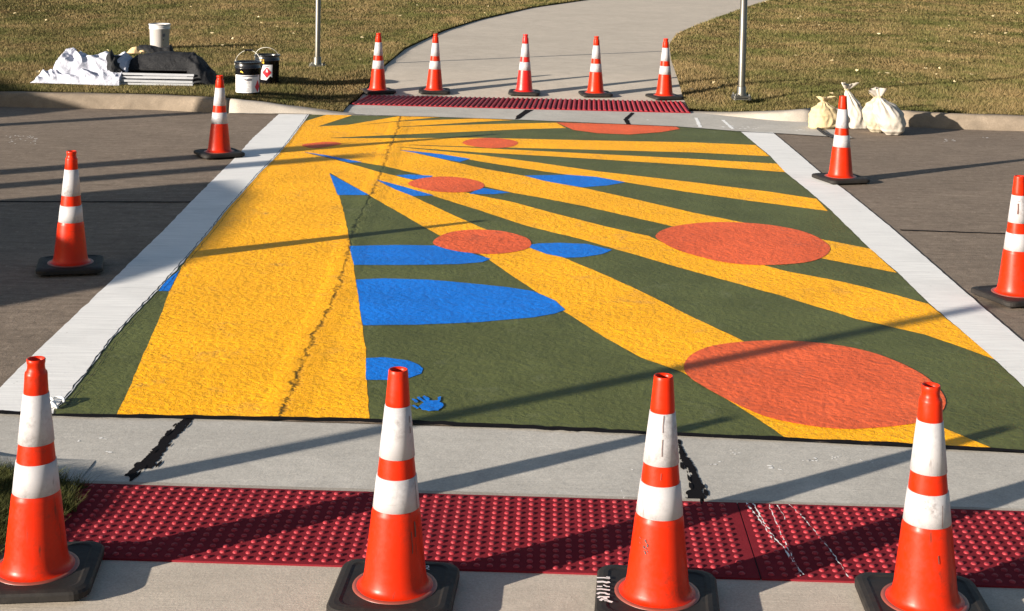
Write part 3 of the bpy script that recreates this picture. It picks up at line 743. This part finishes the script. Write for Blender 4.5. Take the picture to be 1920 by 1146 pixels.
# ------------------------------------------------------------------ traffic cones
def rr_square(h, r, n=6):
    out = []
    for cx, cy, a0 in ((h-r, h-r, 0), (-h+r, h-r, 90), (-h+r, -h+r, 180), (h-r, -h+r, 270)):
        for i in range(n+1):
            a = math.radians(a0+90*i/n); out.append((cx+r*math.cos(a), cy+r*math.sin(a)))
    return out
def loft(rings, mat_faces=None, cap0=True, cap1=True):
    v, f = [], []; n = len(rings[0])
    for r in rings: v += r
    for k in range(len(rings)-1):
        for i in range(n):
            j = (i+1) % n; f.append((k*n+i, k*n+j, (k+1)*n+j, (k+1)*n+i))
    if cap0: f.append(tuple(range(n))[::-1])
    if cap1: f.append(tuple((len(rings)-1)*n+i for i in range(n)))
    return v, f
HB = .186
def base_mesh():
    L = []
    for inset, z in ((.012, .010), (.0, .016), (0, .034), (.006, .041), (.020, .045), (.034, .046), (.042, .043), (.06, .0425)):
        L.append([(x, y, z) for x, y in rr_square(HB-inset, .055-inset*.5)])
    return loft(L)
def r_at(z):
    pts = [(.05, .1045), (.065, .0985), (.09, .0935), (.13, .0895), (.28, .0735), (.288, .0695), (.39, .0590), (.447, .0530), (.603, .0370), (.711, .0290)]
    for (a, ra), (b, rb) in zip(pts, pts[1:]):
        if a <= z <= b: return ra+(rb-ra)*(z-a)/(b-a)
    return .1
def body_mesh(neck):
    p = [(.122, .0425), (.121, .0455), (.112, .047), (.1065, .050), (.1015, .057), (.0985, .066), (.0935, .09), (.0895, .13), (.083, .19), (.0745, .272), (.0735, .28), (.0705, .286), (.0685, .30), (.058, .39), (.0575, .40), (.0525, .447), (.0365, .600), (.0375, .603)]
    if neck: p += [(.0352, .640), (.0345, .661), (.0335, .668), (.0285, .674), (.0265, .684), (.0265, .693), (.0280, .699), (.0285, .709), (.0265, .711), (.0235, .710), (.0215, .69), (.021, .64)]
    else: p += [(.0365, .62), (.0300, .700), (.0293, .709), (.0280, .711), (.0250, .7105), (.0238, .70), (.0245, .64)]
    return lathe(p, 56)
def band_mesh(z0, z1):
    o = .0022
    return lathe([(r_at(z0+.001)-.001, z0), (r_at(z0+.001)+o, z0+.0008), (r_at((z0+z1)/2)+o, (z0+z1)/2), (r_at(z1-.001)+o, z1-.0008), (r_at(z1-.001)-.001, z1)], 56)
def mk(name, vf, mat, smooth=True):
    me = bpy.data.meshes.new(name); me.from_pydata([tuple(x) for x in vf[0]], [], vf[1]); me.update(); me.materials.append(mat)
    if smooth:
        for p in me.polygons: p.use_smooth = len(p.vertices) < 5
    return me
base_me = mk('base', base_mesh(), M['rubber'], False)
bodies = {(nk, c): mk('cone_body', body_mesh(nk), M[c]) for nk in (0, 1) for c in ('cone', 'cone_red')}
flange_me = mk('flange', lathe([(.130, .0425), (.129, .0450), (.120, .0462), (.112, .0462)], 56), M['rim'])
b1_me = mk('reflective_band', band_mesh(.447, .603), M['band']); b2_me = mk('reflective_band', band_mesh(.290, .388), M['band'])
foot_me = mk('foot', box(0, 0, .006, .05, .05, .012), M['rubber'], False)
def cone_at(pos, label, neck=0, rot=0, colr='cone', hs=1.0, group=None, lean=(0, 0)):
    root = empty('traffic_cone', pos, rot); tag(root, label, 'traffic cone', group)
    root.scale = (1, 1, hs); lr_ = random.Random(int(abs(pos[0]*977)+abs(pos[1]*331))); root.rotation_euler.x = lr_.uniform(-.008, .008); root.rotation_euler.y = lr_.uniform(-.008, .008)
    for nm, me in (('base', base_me), ('cone_body', bodies[(neck, colr)]), ('flange', flange_me), ('reflective_band', b1_me), ('reflective_band', b2_me)):
        o = bpy.data.objects.new(nm, me); col.objects.link(o); o.parent = root
    for sx in (-1, 1):
        for sy in (-1, 1):
            o = bpy.data.objects.new('foot', foot_me); col.objects.link(o); o.parent = root; o.location = (sx*.13, sy*.13, 0)
    return root
def cone_px(px, py, z0, *a, **k):
    g = G(px, py, z0+.045); d = Vector((g.x, g.y, 0)).normalized()
    return cone_at(Vector((g.x+d.x*.113, g.y+d.y*.113, z0)), *a, **k)
gn, gr, gf = 'orange cones along the near panel', 'orange cones beside the painted crosswalk', 'orange cones across the far sidewalk'
cA = cone_px(68, 1090, .005, 'orange cone with two white bands and narrow neck, leftmost of the front row', 1, .12, group=gn, hs=.985)
cB = cone_px(740, 1128, .005, 'orange cone with plain flared open top, standing in front of the blue hand print', 0, -.06, group=gn, hs=1.0)
cC = cone_px(1231, 1141, .005, 'orange cone with white lettering on its black base and grimy bands', 0, -.09, group=gn, hs=1.0)
pD = G(1733, 1154, .05); cD = cone_at(Vector((pD.x*1.026, pD.y*1.026, .005)), 'orange cone with narrow neck overlapping the largest orange disc at the right', 1, -.05, group=gn, hs=.99)
cE = cone_px(132, 499, .003, 'orange cone standing half in shade on the road outside the left white stripe', 1, .25, group=gr, hs=.98)
cF = cone_px(411, 287, .003, 'orange cone at the far end of the left white stripe, near the black pails', 1, .5, group=gr, hs=.99)
cL = cone_px(1576, 334, .003, 'scuffed orange cone by the sandbags at the right white stripe', 0, .3, group=gr, hs=.99)
cM = cone_px(1903, 556, .003, 'orange cone with dull grey upper band cut by the right photo edge', 0, .35, group=gr, hs=.99)
far_l = ['orange cone at the left edge of the far sidewalk beside the grass', 'orange cone second from left across the far sidewalk', 'redder orange cone in the middle of the far sidewalk row', 'orange cone second from right across the far sidewalk', 'orange cone at the right edge of the far sidewalk beside the grass']
for i, (px, py, c) in enumerate(((708.5, 169.5, 'cone'), (814.5, 169.5, 'cone'), (983, 172.5, 'cone_red'), (1116.5, 175, 'cone'), (1245.7, 180, 'cone'))):
    y = 17.3
    for _ in range(6): y = G(px, py, walk_z(y)+.05).y
    cone_px(px, py, walk_z(y)+.006, far_l[i], 1, (.35, .05, -.04, .1, .3)[i], c, group=gf, hs=(1.0, .99, 1.01, 1.0, 1.0)[i])
# marks on the cones
def add_flat(root, name, strokes, z, mat, width):
    v, f = [], []
    inv = Matrix.Rotation(-root.rotation_euler.z, 4, 'Z') @ Matrix.Translation(-root.location)
    for st in strokes:
        pts = [inv @ G(x, y, z+root.location.z) for x, y in st[:-1]]; wd = st[-1]
        k = len(v)
        for i, p in enumerate(pts):
            t = (pts[min(i+1, len(pts)-1)]-pts[max(i-1, 0)]).normalized(); nr = Vector((-t.y, t.x, 0))
            v += [(p+nr*wd*width)[:2]+(z+.0012,), (p-nr*wd*width)[:2]+(z+.0012,)]
        for i in range(len(pts)-1): f.append((k+2*i, k+2*i+1, k+2*i+3, k+2*i+2))
    return pydata(name, v, f, mat, root)
add_flat(cC, 'stencil_lettering', [[(1118.5, 1084.5), (1132, 1084.5), (1138, 1085), (1143.5, 1085), 1], [(1136, 1084.3), (1141, 1084.8), (1143, 1085), 2],
    [(1119, 1092.5), (1130, 1092), (1137, 1093.5), (1143, 1092.5), 1.5], [(1119, 1101), (1129, 1101.3), 1], [(1131, 1098), (1137, 1101), (1143, 1101.5), .8],
    [(1118.5, 1106.5), (1127, 1106), (1138, 1107.5), (1143.5, 1108), 1.1], [(1119.5, 1115.5), (1124, 1113), (1134, 1113.5), (1139, 1116), (1143, 1116), 1.2],
    [(1121, 1123), (1124, 1120.5), (1133, 1121), (1142.5, 1121), 1.1], [(1125, 1128), (1129, 1125), (1135, 1126.5), (1141, 1129), (1148, 1131), 1.3], [(1134, 1122), (1137, 1129), 1.4]], .0468, M['flake'], .0040)
add_flat(cB, 'stencil_mark', [[(798, 1062), (803, 1061), (804, 1064), (799, 1066), (805, 1068.5), .7]], .0468, M['flake'], .003)
def cone_marks(root, strokes, mat, wd=.003, name='scuff_mark'):
    v, f = [], []
    cz = root.location
    for st in strokes:
        k = len(v)
        for (ang, z) in st:       # angle measured from the side facing the camera, positive to the right
            a = math.atan2(-cz.y, -cz.x)+ang; r = r_at(z)+(.0026 if (.29 < z < .388 or .447 < z < .603) else .0006)+.0016
            for da in (-1, 1):
                aa = a+da*wd/r/2 - root.rotation_euler.z
                v.append((r*math.cos(aa), r*math.sin(aa), z))
        for i in range(len(st)-1): f.append((k+2*i, k+2*i+1, k+2*i+3, k+2*i+2))
    return pydata(name, v, f, mat, root)
cone_marks(cC, [[(-.52, .232), (-.50, .226), (-.46, .222)], [(-.44, .221), (-.40, .216), (-.43, .210)], [(-.57, .212), (-.54, .205)], [(-.50, .208), (-.46, .205), (-.42, .203)], [(-.53, .199), (-.48, .194), (-.46, .189)], [(-.78, .233), (-.74, .229)], [(-.76, .218), (-.72, .215)], [(-.40, .200), (-.38, .196)]], M['dark_paint'], .005, 'stamped_number')
cone_marks(cB, [[(.80, .262), (.82, .24), (.81, .215)]], M['scuff'], .006)
cone_marks(cB, [[(.62, .235), (.64, .19), (.63, .17)]], M['scuff'], .003)
cone_marks(cB, [[(.95, .575), (.97, .555)], [(.93, .545), (.95, .53), (.90, .524)]], M['scuff'], .003)
cone_marks(cB, [[(1.05, .385), (1.06, .33), (1.08, .292)]], M['scuff'], .002)
cone_marks(cC, [[(.10, .600), (.05, .57), (.06, .55)], [(.05, .53), (.03, .50), (.04, .48)], [(.02, .43), (.01, .41)]], M['scuff'], .002)
cone_marks(cD, [[(.72, .36), (.70, .33), (.66, .295)]], M['scuff'], .002)
cone_marks(cD, [[(.44, .215), (.46, .19)]], M['scuff'], .003)
cone_marks(cM, [[(-.2, .575), (.0, .572), (.2, .574)], [(-.05, .56), (-.02, .53), (-.04, .50)]], M['scuff'], .008)

# ------------------------------------------------------------------ short steel posts beyond the kerb
def post(px, py, label, hgt, r=.034):
    g = G(px, py, .16); root = empty('steel_post', (g.x, g.y, .15)); tag(root, label, 'post', 'steel posts either side of the far sidewalk')
    pydata('pole', *lathe([(r, .05), (r, hgt)], 24, close_top=True), M['galv'], root, smooth=True)
    pydata('collar', *lathe([(.060, .03), (.058, .045), (.050, .06), (.050, .125), (.047, .13), (r, .13)], 24), M['galv'], root, smooth=True)
    v, f = loft([[(x, y, z) for x, y in rr_square(h, .02)] for h, z in ((.10, .012), (.10, .026), (.094, .030))]); pydata('upper_plate', v, f, M['galv'], root)
    v, f = loft([[(x, y, z) for x, y in rr_square(h, .02)] for h, z in ((.104, -.012), (.104, .002), (.10, .004))]); pydata('lower_plate', v, f, M['galv'], root)
    for sx in (-1, 1):
        for sy in (-1, 1): pydata('bolt', *[[(x+sx*.078, y+sy*.078, z) for x, y, z in lathe([(.011, -.02), (.011, .052), (.006, .056)], 8, close_top=True)[0]], lathe([(.011, -.02), (.011, .052), (.006, .056)], 8, close_top=True)[1]], M['galv'], root)
    # sign blade out of the frame, edge towards the sun
    return root
post(595, 124, 'galvanized steel post on the left lawn behind the black pails', 2.62)
post(1390, 182, 'galvanized steel post on the right lawn between far sidewalk and sandbags', 2.62, .040)

# ------------------------------------------------------------------ pails
def pail(px, py, z0, label, rb, rt, h, mat, lid=False, cat='pail'):
    g = G(px, py, z0); root = empty('pail', (g.x, g.y+rb, z0)); tag(root, label, cat)
    body = lathe([(rb-.01, 0), (rb, .006), (rb+(rt-rb)*.75, h*.78), (rb+(rt-rb)*.78+.006, h*.79), (rb+(rt-rb)*.8+.006, h*.82), (rt, h*.83), (rt, h*.965)], 40, close_bottom=True)
    pydata('pail_body', *body, mat, root, smooth=True)
    if lid: pydata('lid', *lathe([(rt+.001, h*.955), (rt+.012, h*.955), (rt+.014, h*.98), (rt+.011, h), (rt-.01, h), (rt-.014, h-.012), (.0, h-.012)], 40), mat, root, smooth=True)
    else: pydata('rim', *lathe([(rt+.0015, h*.96), (rt+.010, h*.965), (rt+.011, h*.985), (rt+.004, h), (rt-.006, h), (rt-.010, h*.96), (rt-.012, h*.8)], 40), mat, root, smooth=True)
    return root
def wrap(root, name, r, pts, mat, z=0, off=.0015, a0=None):
    """flat print wrapped on a pail: pts are (angle from camera-facing side, height)"""
    base = math.atan2(-root.location.y, -root.location.x); 
    bm = bmesh.new(); vv = [bm.verts.new((a, b, 0)) for a, b in pts]
    for t in tessellate_polygon([[Vector((a, b, 0)) for a, b in pts]]):
        try: bm.faces.new([vv[k] for k in t])
        except Exception: pass
    bmesh.ops.subdivide_edges(bm, edges=bm.edges[:], cuts=7, use_grid_fill=True)
    for q in bm.verts:
        a, z_ = q.co.x, q.co.y; rr = r(z_)+off
        q.co = Vector((rr*math.cos(base+a), rr*math.sin(base+a), z_))
    return from_bm(name, bm, mat, root, smooth=True)
def grid_wrap(root, name, r, a0, a1, z0, z1, mat, off=.0015):
    base = math.atan2(-root.location.y, -root.location.x); v, f = [], []; n = 18
    for i in range(n+1):
        a = a0+(a1-a0)*i/n
        for z in (z0, z1): v.append(((r(z)+off)*math.cos(base+a), (r(z)+off)*math.sin(base+a), z))
    for i in range(n): f.append((2*i, 2*i+2, 2*i+3, 2*i+1))
    return pydata(name, v, f, mat, root, smooth=True)
p1 = pail(460, 176.5, .155, 'closed black pail with wide white label standing on the kerb edge', .132, .137, .345, M['black_pail'], True)
r1 = lambda z: .132+.004*z/.345
lab = grid_wrap(p1, 'label', r1, -1.25, 1.2, .012, .205, M['label'])
for zz, a, b, t in ((.188, -.7, .9, .012), (.128, -.25, .15, .004), (.114, -.3, .15, .003), (.098, -.25, .12, .003), (.078, -.3, .2, .003), (.06, -.2, .1, .003), (.042, -.25, .12, .006), (.026, -.2, .1, .004)):
    o = grid_wrap(p1, 'print_line', r1, a, b, zz, zz+t, M['label_grey'], .0035)
wrap(p1, 'emblem', r1, [(-.35, .158), (-.2, .166), (-.1, .161), (.05, .170), (.2, .172), (.32, .166), (.35, .158), (.3, .148), (.15, .145), (.0, .140), (-.12, .148), (-.25, .150)], M['label_grey'], off=.004)
wrap(p1, 'hazard_diamond', r1, [(.62, .075), (.90, .15), (1.18, .075), (.90, .0135)], M['label_red'], off=.004)
wrap(p1, 'price_mark', r1, [(-.62, .236), (-.52, .24), (-.46, .232), (-.36, .228), (-.38, .236), (-.5, .252), (-.6, .25)], M['label_yel'], off=.0024)
def bail(root, r, z0, lean, hgt, grip=True):
    base = math.atan2(-root.location.y, -root.location.x); pts = []
    for i in range(21):
        t = math.pi*i/20
        x = r*math.cos(t); h = hgt*math.sin(t)
        pts.append(Vector((x, -lean*h, z0+h*math.sqrt(max(0, 1-lean*lean)))))
    pydata('handle', *tube(pts, .0032, 6), M['wire'], root, smooth=True)
    if grip: pydata('grip', *tube([pts[10]+Vector((-.045, 0, 0)), pts[10]+Vector((.045, 0, 0))], .010, 8), M['black_pail'], root)
bail(p1, .146, .30, -.25, .17)
p2 = pail(497, 158, .150, 'open black pail with peeling white label, behind the closed pail', .135, .142, .335, M['black_pail'])
r2 = lambda z: .135+.007*z/.335
wrap(p2, 'label', r2, [(-.35, .225), (.45, .225), (.45, .075), (.25, .095), (.1, .07), (-.05, .045), (-.55, .055), (-.5, .15)], M['label'])
wrap(p2, 'hazard_diamond', r2, [(-.42, .135), (-.03, .195), (.36, .135), (-.03, .075)], M['label_red'], off=.003)
wrap(p2, 'flame_symbol', r2, [(-.12, .142), (-.08, .168), (-.02, .182), (.04, .162), (.08, .142), (0, .136)], M['label'], off=.0042)
grid_wrap(p2, 'print_line', r2, -.2, .12, .205, .213, M['label_grey'], .003)
grid_wrap(p2, 'yellow_sticker', r2, -.62, -.45, .245, .285, M['label_yel'], .003); grid_wrap(p2, 'yellow_sticker', r2, -.38, -.26, .240, .285, M['label_yel'], .003)
bail(p2, .145, .29, .55, .16, False)
p3 = pail(295, 93, .150, 'white plastic pail with ribbed rim standing behind the black canopy bag', .132, .148, .365, M['white_pail'])
r3 = lambda z: .132+.012*z/.29
for zz in (.295, .325): pydata('rim_ring', *lathe([(.146, zz), (.154, zz+.003), (.154, zz+.009), (.146, zz+.012)], 40), M['white_pail'], p3, smooth=True)
wrap(p3, 'round_logo', r3, [(.42+.14*math.cos(t*.5236), .205+.026*math.sin(t*.5236)) for t in range(12)], M['label_grey'], off=.002)
wrap(p3, 'small_mark', r3, [(.34, .13), (.46, .13), (.46, .15), (.34, .15)], M['label_grey'], off=.002)

# ------------------------------------------------------------------ canopy frame, bag and tarp pile
def heap(name, outline_px, z0, hfun, mat, parent, label=None, cat=None, res=(90, 34), folds=None):
    pass
def fabric_lump(name, x0, x1, yc, depth, hf, mat, parent=None, seed=0, fold=.05, fscale=5.0, nu=120, nv=46, lean=0.0, sharp=1.0):
    """crumpled cloth over a long mound: hf(u)->height, depth(u)->half depth"""
    v, f = [], []
    s = Vector((seed*13.7, seed*7.1, seed*3.3))
    for i in range(nu+1):
        u = i/nu; x = x0+(x1-x0)*u
        for j in range(nv+1):
            t = j/nv; a = math.pi*t
            h = hf(u); dd = depth(u)
            y = yc-math.cos(a)*dd; z = (math.sin(a)**.72)*h
            p = Vector((x, y*1.2, z*1.4))*fscale+s
            q = Vector((x*1.0+z*.8+y*.6, y*.5, z*.4))*fscale*1.4+s
            n1 = 1-abs(noise.noise(q))*2.4; n2 = noise.noise(p*.6); n3 = 1-abs(noise.noise(p*2.1+Vector((4, 4, 4))))*2.2
            d = fold*(n1*.65*sharp+n2*.9+n3*.32)*(.25+math.sin(a))*min(1, h/.1)
            nx_, ny_, nz_ = 0, -math.cos(a), math.sin(a)
            v.append((x+.5*fold*noise.noise(p+Vector((9, 9, 9)))*(.2+math.sin(a)), y+ny_*d*.9, max(-.01, z+nz_*d+.004)))
    for i in range(nu):
        for j in range(nv):
            k = i*(nv+1)+j; f.append((k, k+nv+1, k+nv+2, k+1))
    f.append(tuple(range(nv+1))); f.append(tuple(nu*(nv+1)+j for j in range(nv+1))[::-1])
    return pydata(name, v, f, mat, parent, smooth=True)
def prof(pts):
    def g(u):
        for (a, ha), (b, hb) in zip(pts, pts[1:]):
            if a <= u <= b:
                t = (u-a)/(b-a); t = t*t*(3-2*t); return ha+(hb-ha)*t
        return pts[-1][1]
    return g
LZ = .158
def XY(px, y): return (px-960)/F_PX*y        # x of a photo column at distance y
y0 = 16.75
tarp = empty('white_tarp', (XY(150, y0), y0, LZ)); tag(tarp, 'crumpled white fabric heaped on the left lawn beside the black canopy bag', 'tarp')
xl, xr = XY(78, y0)-tarp.location.x, XY(242, y0)-tarp.location.x
fabric_lump('upper_heap', xl+.10, xr, .08, prof([(0, .22), (1, .26)]), prof([(0, .01), (.07, .17), (.15, .32), (.22, .31), (.30, .27), (.38, .32), (.46, .29), (.7, .31), (.9, .30), (1, .2)]), M['tarp'], tarp, 9, .050, 4.2, 220, 90, sharp=1.5)
fabric_lump('lower_skirt', xl-.06, xr-.02, -.12, prof([(0, .12), (1, .22)]), prof([(0, .01), (.1, .09), (.5, .12), (1, .11)]), M['tarp'], tarp, 2, .034, 5.5, 220, 60, sharp=1.5)
frame = empty('folded_canopy', (XY(300, y0), y0-.05, LZ)); tag(frame, 'folded canopy of white aluminium bars lying under the black nylon bag', 'canopy')
fx0, fx1 = XY(215, y0)-frame.location.x, XY(372, y0)-frame.location.x
for i, (dy, z) in enumerate(((-.22, .02), (-.24, .055), (-.20, .092), (-.17, .125), (-.12, .02), (-.1, .07), (-.02, .03), (-.02, .08), (.06, .05))):
    a = .012*math.sin(i*2.3)
    v, f = box(0, 0, 0, fx1-fx0, .026, .024); M4 = Matrix.Translation((fx0/2+fx1/2, dy, z)) @ Matrix.Rotation(a, 4, 'Z') @ Matrix.Rotation(a*.5, 4, 'Y')
    pydata('bar', [M4 @ Vector(p) for p in v], f, M['alu'], frame)
bag = empty('canopy_bag', (XY(305, y0), y0+.02, LZ)); tag(bag, 'black nylon canopy bag draped over white frame bars on the left lawn', 'canopy bag')
bx = lambda p: XY(p, y0)-bag.location.x
fabric_lump('bag_body', bx(236), bx(374), .10, prof([(0, .17), (1, .17)]), prof([(0, .22), (.15, .29), (.5, .32), (.9, .33), (1, .26)]), M['canopy'], bag, 3, .028, 2.6, 110, 44)
for vtx in bag.children[0].data.vertices:          # the cover stops above the bars at the front
    if vtx.co.y < .08 and vtx.co.z < .15: vtx.co.z = .15+vtx.co.z*.2
fabric_lump('bag_end', bx(356), bx(412), .0, prof([(0, .16), (.5, .24), (1, .20)]), prof([(0, .33), (.25, .30), (.6, .19), (1, .02)]), M['canopy'], bag, 4, .035, 5, 80, 44)
fabric_lump('bag_flap', bx(203), bx(250), -.12, prof([(0, .05), (.5, .16), (1, .12)]), prof([(0, .22), (.18, .30), (.4, .24), (1, .10)]), M['canopy'], bag, 5, .06, 6, 70, 40)
for vtx in bag.children[2].data.vertices:
    if vtx.co.z < .13: vtx.co.z = .13-(.13-vtx.co.z)*.25
y1 = 17.15
gl = empty('work_glove', (XY(252, y1), y1, .40)); tag(gl, 'tan leather glove lying on the bag left of the white pail', 'glove')
fabric_lump('glove_palm', -.085, .085, 0, prof([(0, .04), (.5, .06), (1, .03)]), prof([(0, .01), (.3, .06), (.7, .065), (1, .02)]), M['tan_cloth'], gl, 6, .02, 14, 30, 16)
gl.location.z = .46
for k in range(3): pydata('glove_finger', *tube([(.06, -.02+.025*k, .02), (.10, -.02+.03*k, .03), (.13, -.025+.035*k, .015)], [.014, .013, .009], 8), M['tan_cloth'], gl, smooth=True)
bk = G(297, 95, .16)
b2 = empty('black_bag', (bk.x, bk.y-.35, .15)); tag(b2, 'low black bag on the grass at the foot of the white pail', 'bag')
fabric_lump('bag_lump', -.30, .30, 0, prof([(0, .06), (.5, .14), (1, .08)]), prof([(0, .02), (.25, .09), (.75, .08), (.92, .13), (1, .03)]), M['canopy'], b2, 8, .02, 8, 60, 24)

# ------------------------------------------------------------------ sandbags
def sandbag(px, ybot, z0, h, wx, wy, label, mat, lean=(0, 0), seed=0, neck=.72, tail=1.0, sag=.0, shape=None):
    g = G(px, ybot, z0); root = empty('sandbag', (g.x, g.y+wy*.8, z0)); tag(root, label, 'sandbag', 'tied sandbags against the right kerb')
    s = Vector((seed*5.1, seed*2.3, 0)); nz, na = 60, 72; v, f = [], []
    hb = h*neck
    for i in range(nz+1):
        t = i/nz; z = hb*t
        # plump below, pinched towards the tie
        rr = prof(shape)(t)
        fa_ = sstep(.30, .95, t)
        for k in range(na):
            a = 2*math.pi*k/na
            cs, sn = math.cos(a), math.sin(a)
            sq = (abs(cs)**3.2+abs(sn)**3.2)**(-1/3.2); sq = sq+(1-sq)*min(1, t*1.3)     # squarer at the foot
            fold = abs(math.sin(a*3.5+seed+1.3*math.sin(a*2+seed)+t*1.5))-.5+.6*(abs(math.sin(a*6.5+seed*2))-.5)
            pl = sq*(1+.19*fa_*fold + .12*noise.noise(Vector((cs*1.3, sn*1.3, t*2.2))+s) + .05*(1-abs(noise.noise(Vector((cs*2.6, sn*2.6, t*3.5))+s))*4))
            bend = t*t if t < .75 else .5625+(t-.75)*1.75
            x = wx*rr*pl*cs+lean[0]*bend*h; y = wy*rr*pl*sn+lean[1]*bend*h
            v.append((x, y, z+sag*math.cos(a)*(1-t)*h*.2+.002))
    for i in range(nz):
        for k in range(na):
            j = (k+1) % na; f.append((i*na+k, i*na+j, (i+1)*na+j, (i+1)*na+k))
    f.append(tuple(range(na))[::-1]); f.append(tuple(nz*na+k for k in range(na)))
    pydata('sack', v, f, mat, root, smooth=True)
    top = Vector((lean[0]*h, lean[1]*h, hb))
    pydata('tie', *[[(x+top.x, y+top.y, z+top.z-.006) for x, y, z in lathe([(.020, 0), (.026, .006), (.024, .014), (.018, .018)], 14)[0]], lathe([(.020, 0), (.026, .006), (.024, .014), (.018, .018)], 14)[1]], M['sack_tan'], root, smooth=True)
    # ruffled tail above the tie
    v, f = [], []; n2 = 40; th = (h-hb)*tail
    for i in range(9):
        t = i/8; 
        for k in range(n2):
            a = 2*math.pi*k/n2; r = .016+.055*t**.8*(1+.55*math.sin(a*3+seed)+.3*math.sin(a*7+seed*2))
            v.append((top.x+r*math.cos(a)+.02*math.sin(seed)*t, top.y+r*.7*math.sin(a), top.z+th*t*(1+.18*math.sin(a*2+seed))))
    for i in range(8):
        for k in range(n2):
            j = (k+1) % n2; f.append((i*n2+k, i*n2+j, (i+1)*n2+j, (i+1)*n2+k))
    pydata('ruffled_tail', v, f, mat, root, smooth=True)
    return root
sandbag(1549, 243, .004, .37, .155, .13, 'tan sandbag slumped behind the scuffed cone, leftmost of the bags', M['sack_tan'], (-.04, .0), 1, .76, .5, sag=.3, shape=[(0, .80), (.10, 1), (.5, .98), (.72, .78), (.9, .35), (1, .13)])
sandbag(1608, 241, .004, .50, .118, .11, 'tall narrow white sandbag just right of the scuffed cone', M['sack'], (-.20, .05), 2, .78, .6, shape=[(0, 1.12), (.10, 1.22), (.35, 1.0), (.62, .72), (.85, .36), (1, .15)])
sandbag(1648, 250, .004, .47, .135, .12, 'yellowish cream sandbag leaning behind the plump white one', M['sack_yel'], (-.02, .08), 3, .74, .55, shape=[(0, .45), (.12, .72), (.35, .98), (.6, 1.02), (.8, .72), (.93, .30), (1, .14)])
sandbag(1678, 255, .004, .50, .140, .125, 'plump white sandbag on the right end in front of the kerb', M['sack'], (-.26, .12), 4, .74, .65, shape=[(0, .50), (.12, .82), (.32, 1.04), (.55, 1.06), (.78, .80), (.92, .36), (1, .14)])
# dark strap under the tan bag
o = pydata('strap', *tube([G(1519, 231, .02), G(1532, 240, .015), G(1545, 250, .015), G(1560, 257, .015), G(1572, 256, .02)], .014, 6), M['canopy'], smooth=True)
tag(o, 'black strap lying on the gutter under the tan sandbag', 'strap')

# ------------------------------------------------------------------ unseen vans and posts, guessed and added to throw the long shadows
def van(c, ang, P, label, depth=1.7):  # added stand-in; outline shaped so its shadow edge falls as wanted
    root = empty('shadow_van', c, ang); tag(root, label, 'van')
    L = P[-1][0]; P = [(0, .35)]+P+[(L, .35)]; hgt = P[-2][1]
    bm = bmesh.new(); a = [bm.verts.new((x, -depth/2, z)) for x, z in P]; b = [bm.verts.new((x, depth/2, z)) for x, z in P]
    bm.faces.new(a); bm.faces.new(b[::-1])
    for i in range(len(P)):
        j = (i+1) % len(P); bm.faces.new((a[i], b[i], b[j], a[j]))
    from_bm('van_body', bm, M['van'], root)
    for x in (.55, L-.55):
        for s in (-1, 1):
            vv, ff = lathe([(.20, -.09), (.31, -.09), (.33, -.05), (.33, .05), (.31, .09), (.20, .09)], 24, True, True)
            pydata('wheel', [(x+p[0], s*(depth/2-.1)+p[2], .33+p[1]) for p in vv], ff, M['rubber'], root)
    for s in (-1, 1): pydata('side_window', *box(1.3, s*(depth/2+.006), hgt*.72, .9, .012, hgt*.24), M['glass'], root)
    return root
ang = AZ+math.pi/2
van(DN(-4.85, 7.72), ang, [(0, 1.2), (.10, 1.48), (.26, 1.65), (.55, 1.78), (.85, 1.84), (1.5, 1.95), (2.4, 2.08), (3.0, 2.09), (3.06, 2.0)], 'unseen grey van added to throw the large road shadow, nearer one')
van(DN(-4.45, 14.98), ang, [(0, 1.5), (.2, 1.9), (.5, 2.1), (1.0, 2.15), (3.3, 2.15), (3.4, 2.05)], 'unseen grey van added to throw the shadow on the far kerb')
def plain_post(d, n, h, r, label):
    p = DN(d, n); o = pydata('shadow_post', *lathe([(r, 0), (r, h)], 16, True, True), M['galv'], smooth=True); o.location = p
    tag(o, label, 'post', 'posts left of the view')
TAN = math.tan(EL)
for d, n, tip, r, lab in ((-2.6, 5.14, 6.75, .05, 'thin steel post on the sidewalk left of the view'), 
                          (-4.6, 11.93, 6.25, .13, 'thick unseen post added to throw a road shadow, farther'), (-4.4, 11.32, 6.1, .12, 'thick unseen post added to throw a road shadow, nearer'), (-2.5, 14.62, 9.0, .10, 'unseen post added to throw the narrow gutter shadow')):
    plain_post(d, n, (tip-d)*TAN, r, lab)  # added posts, each height set by where its shadow must end
cZ = cone_at(DN(.28, 5.14, .005), 'orange cone at the left end of the front row, outside the view', 0, .1, group=gn)
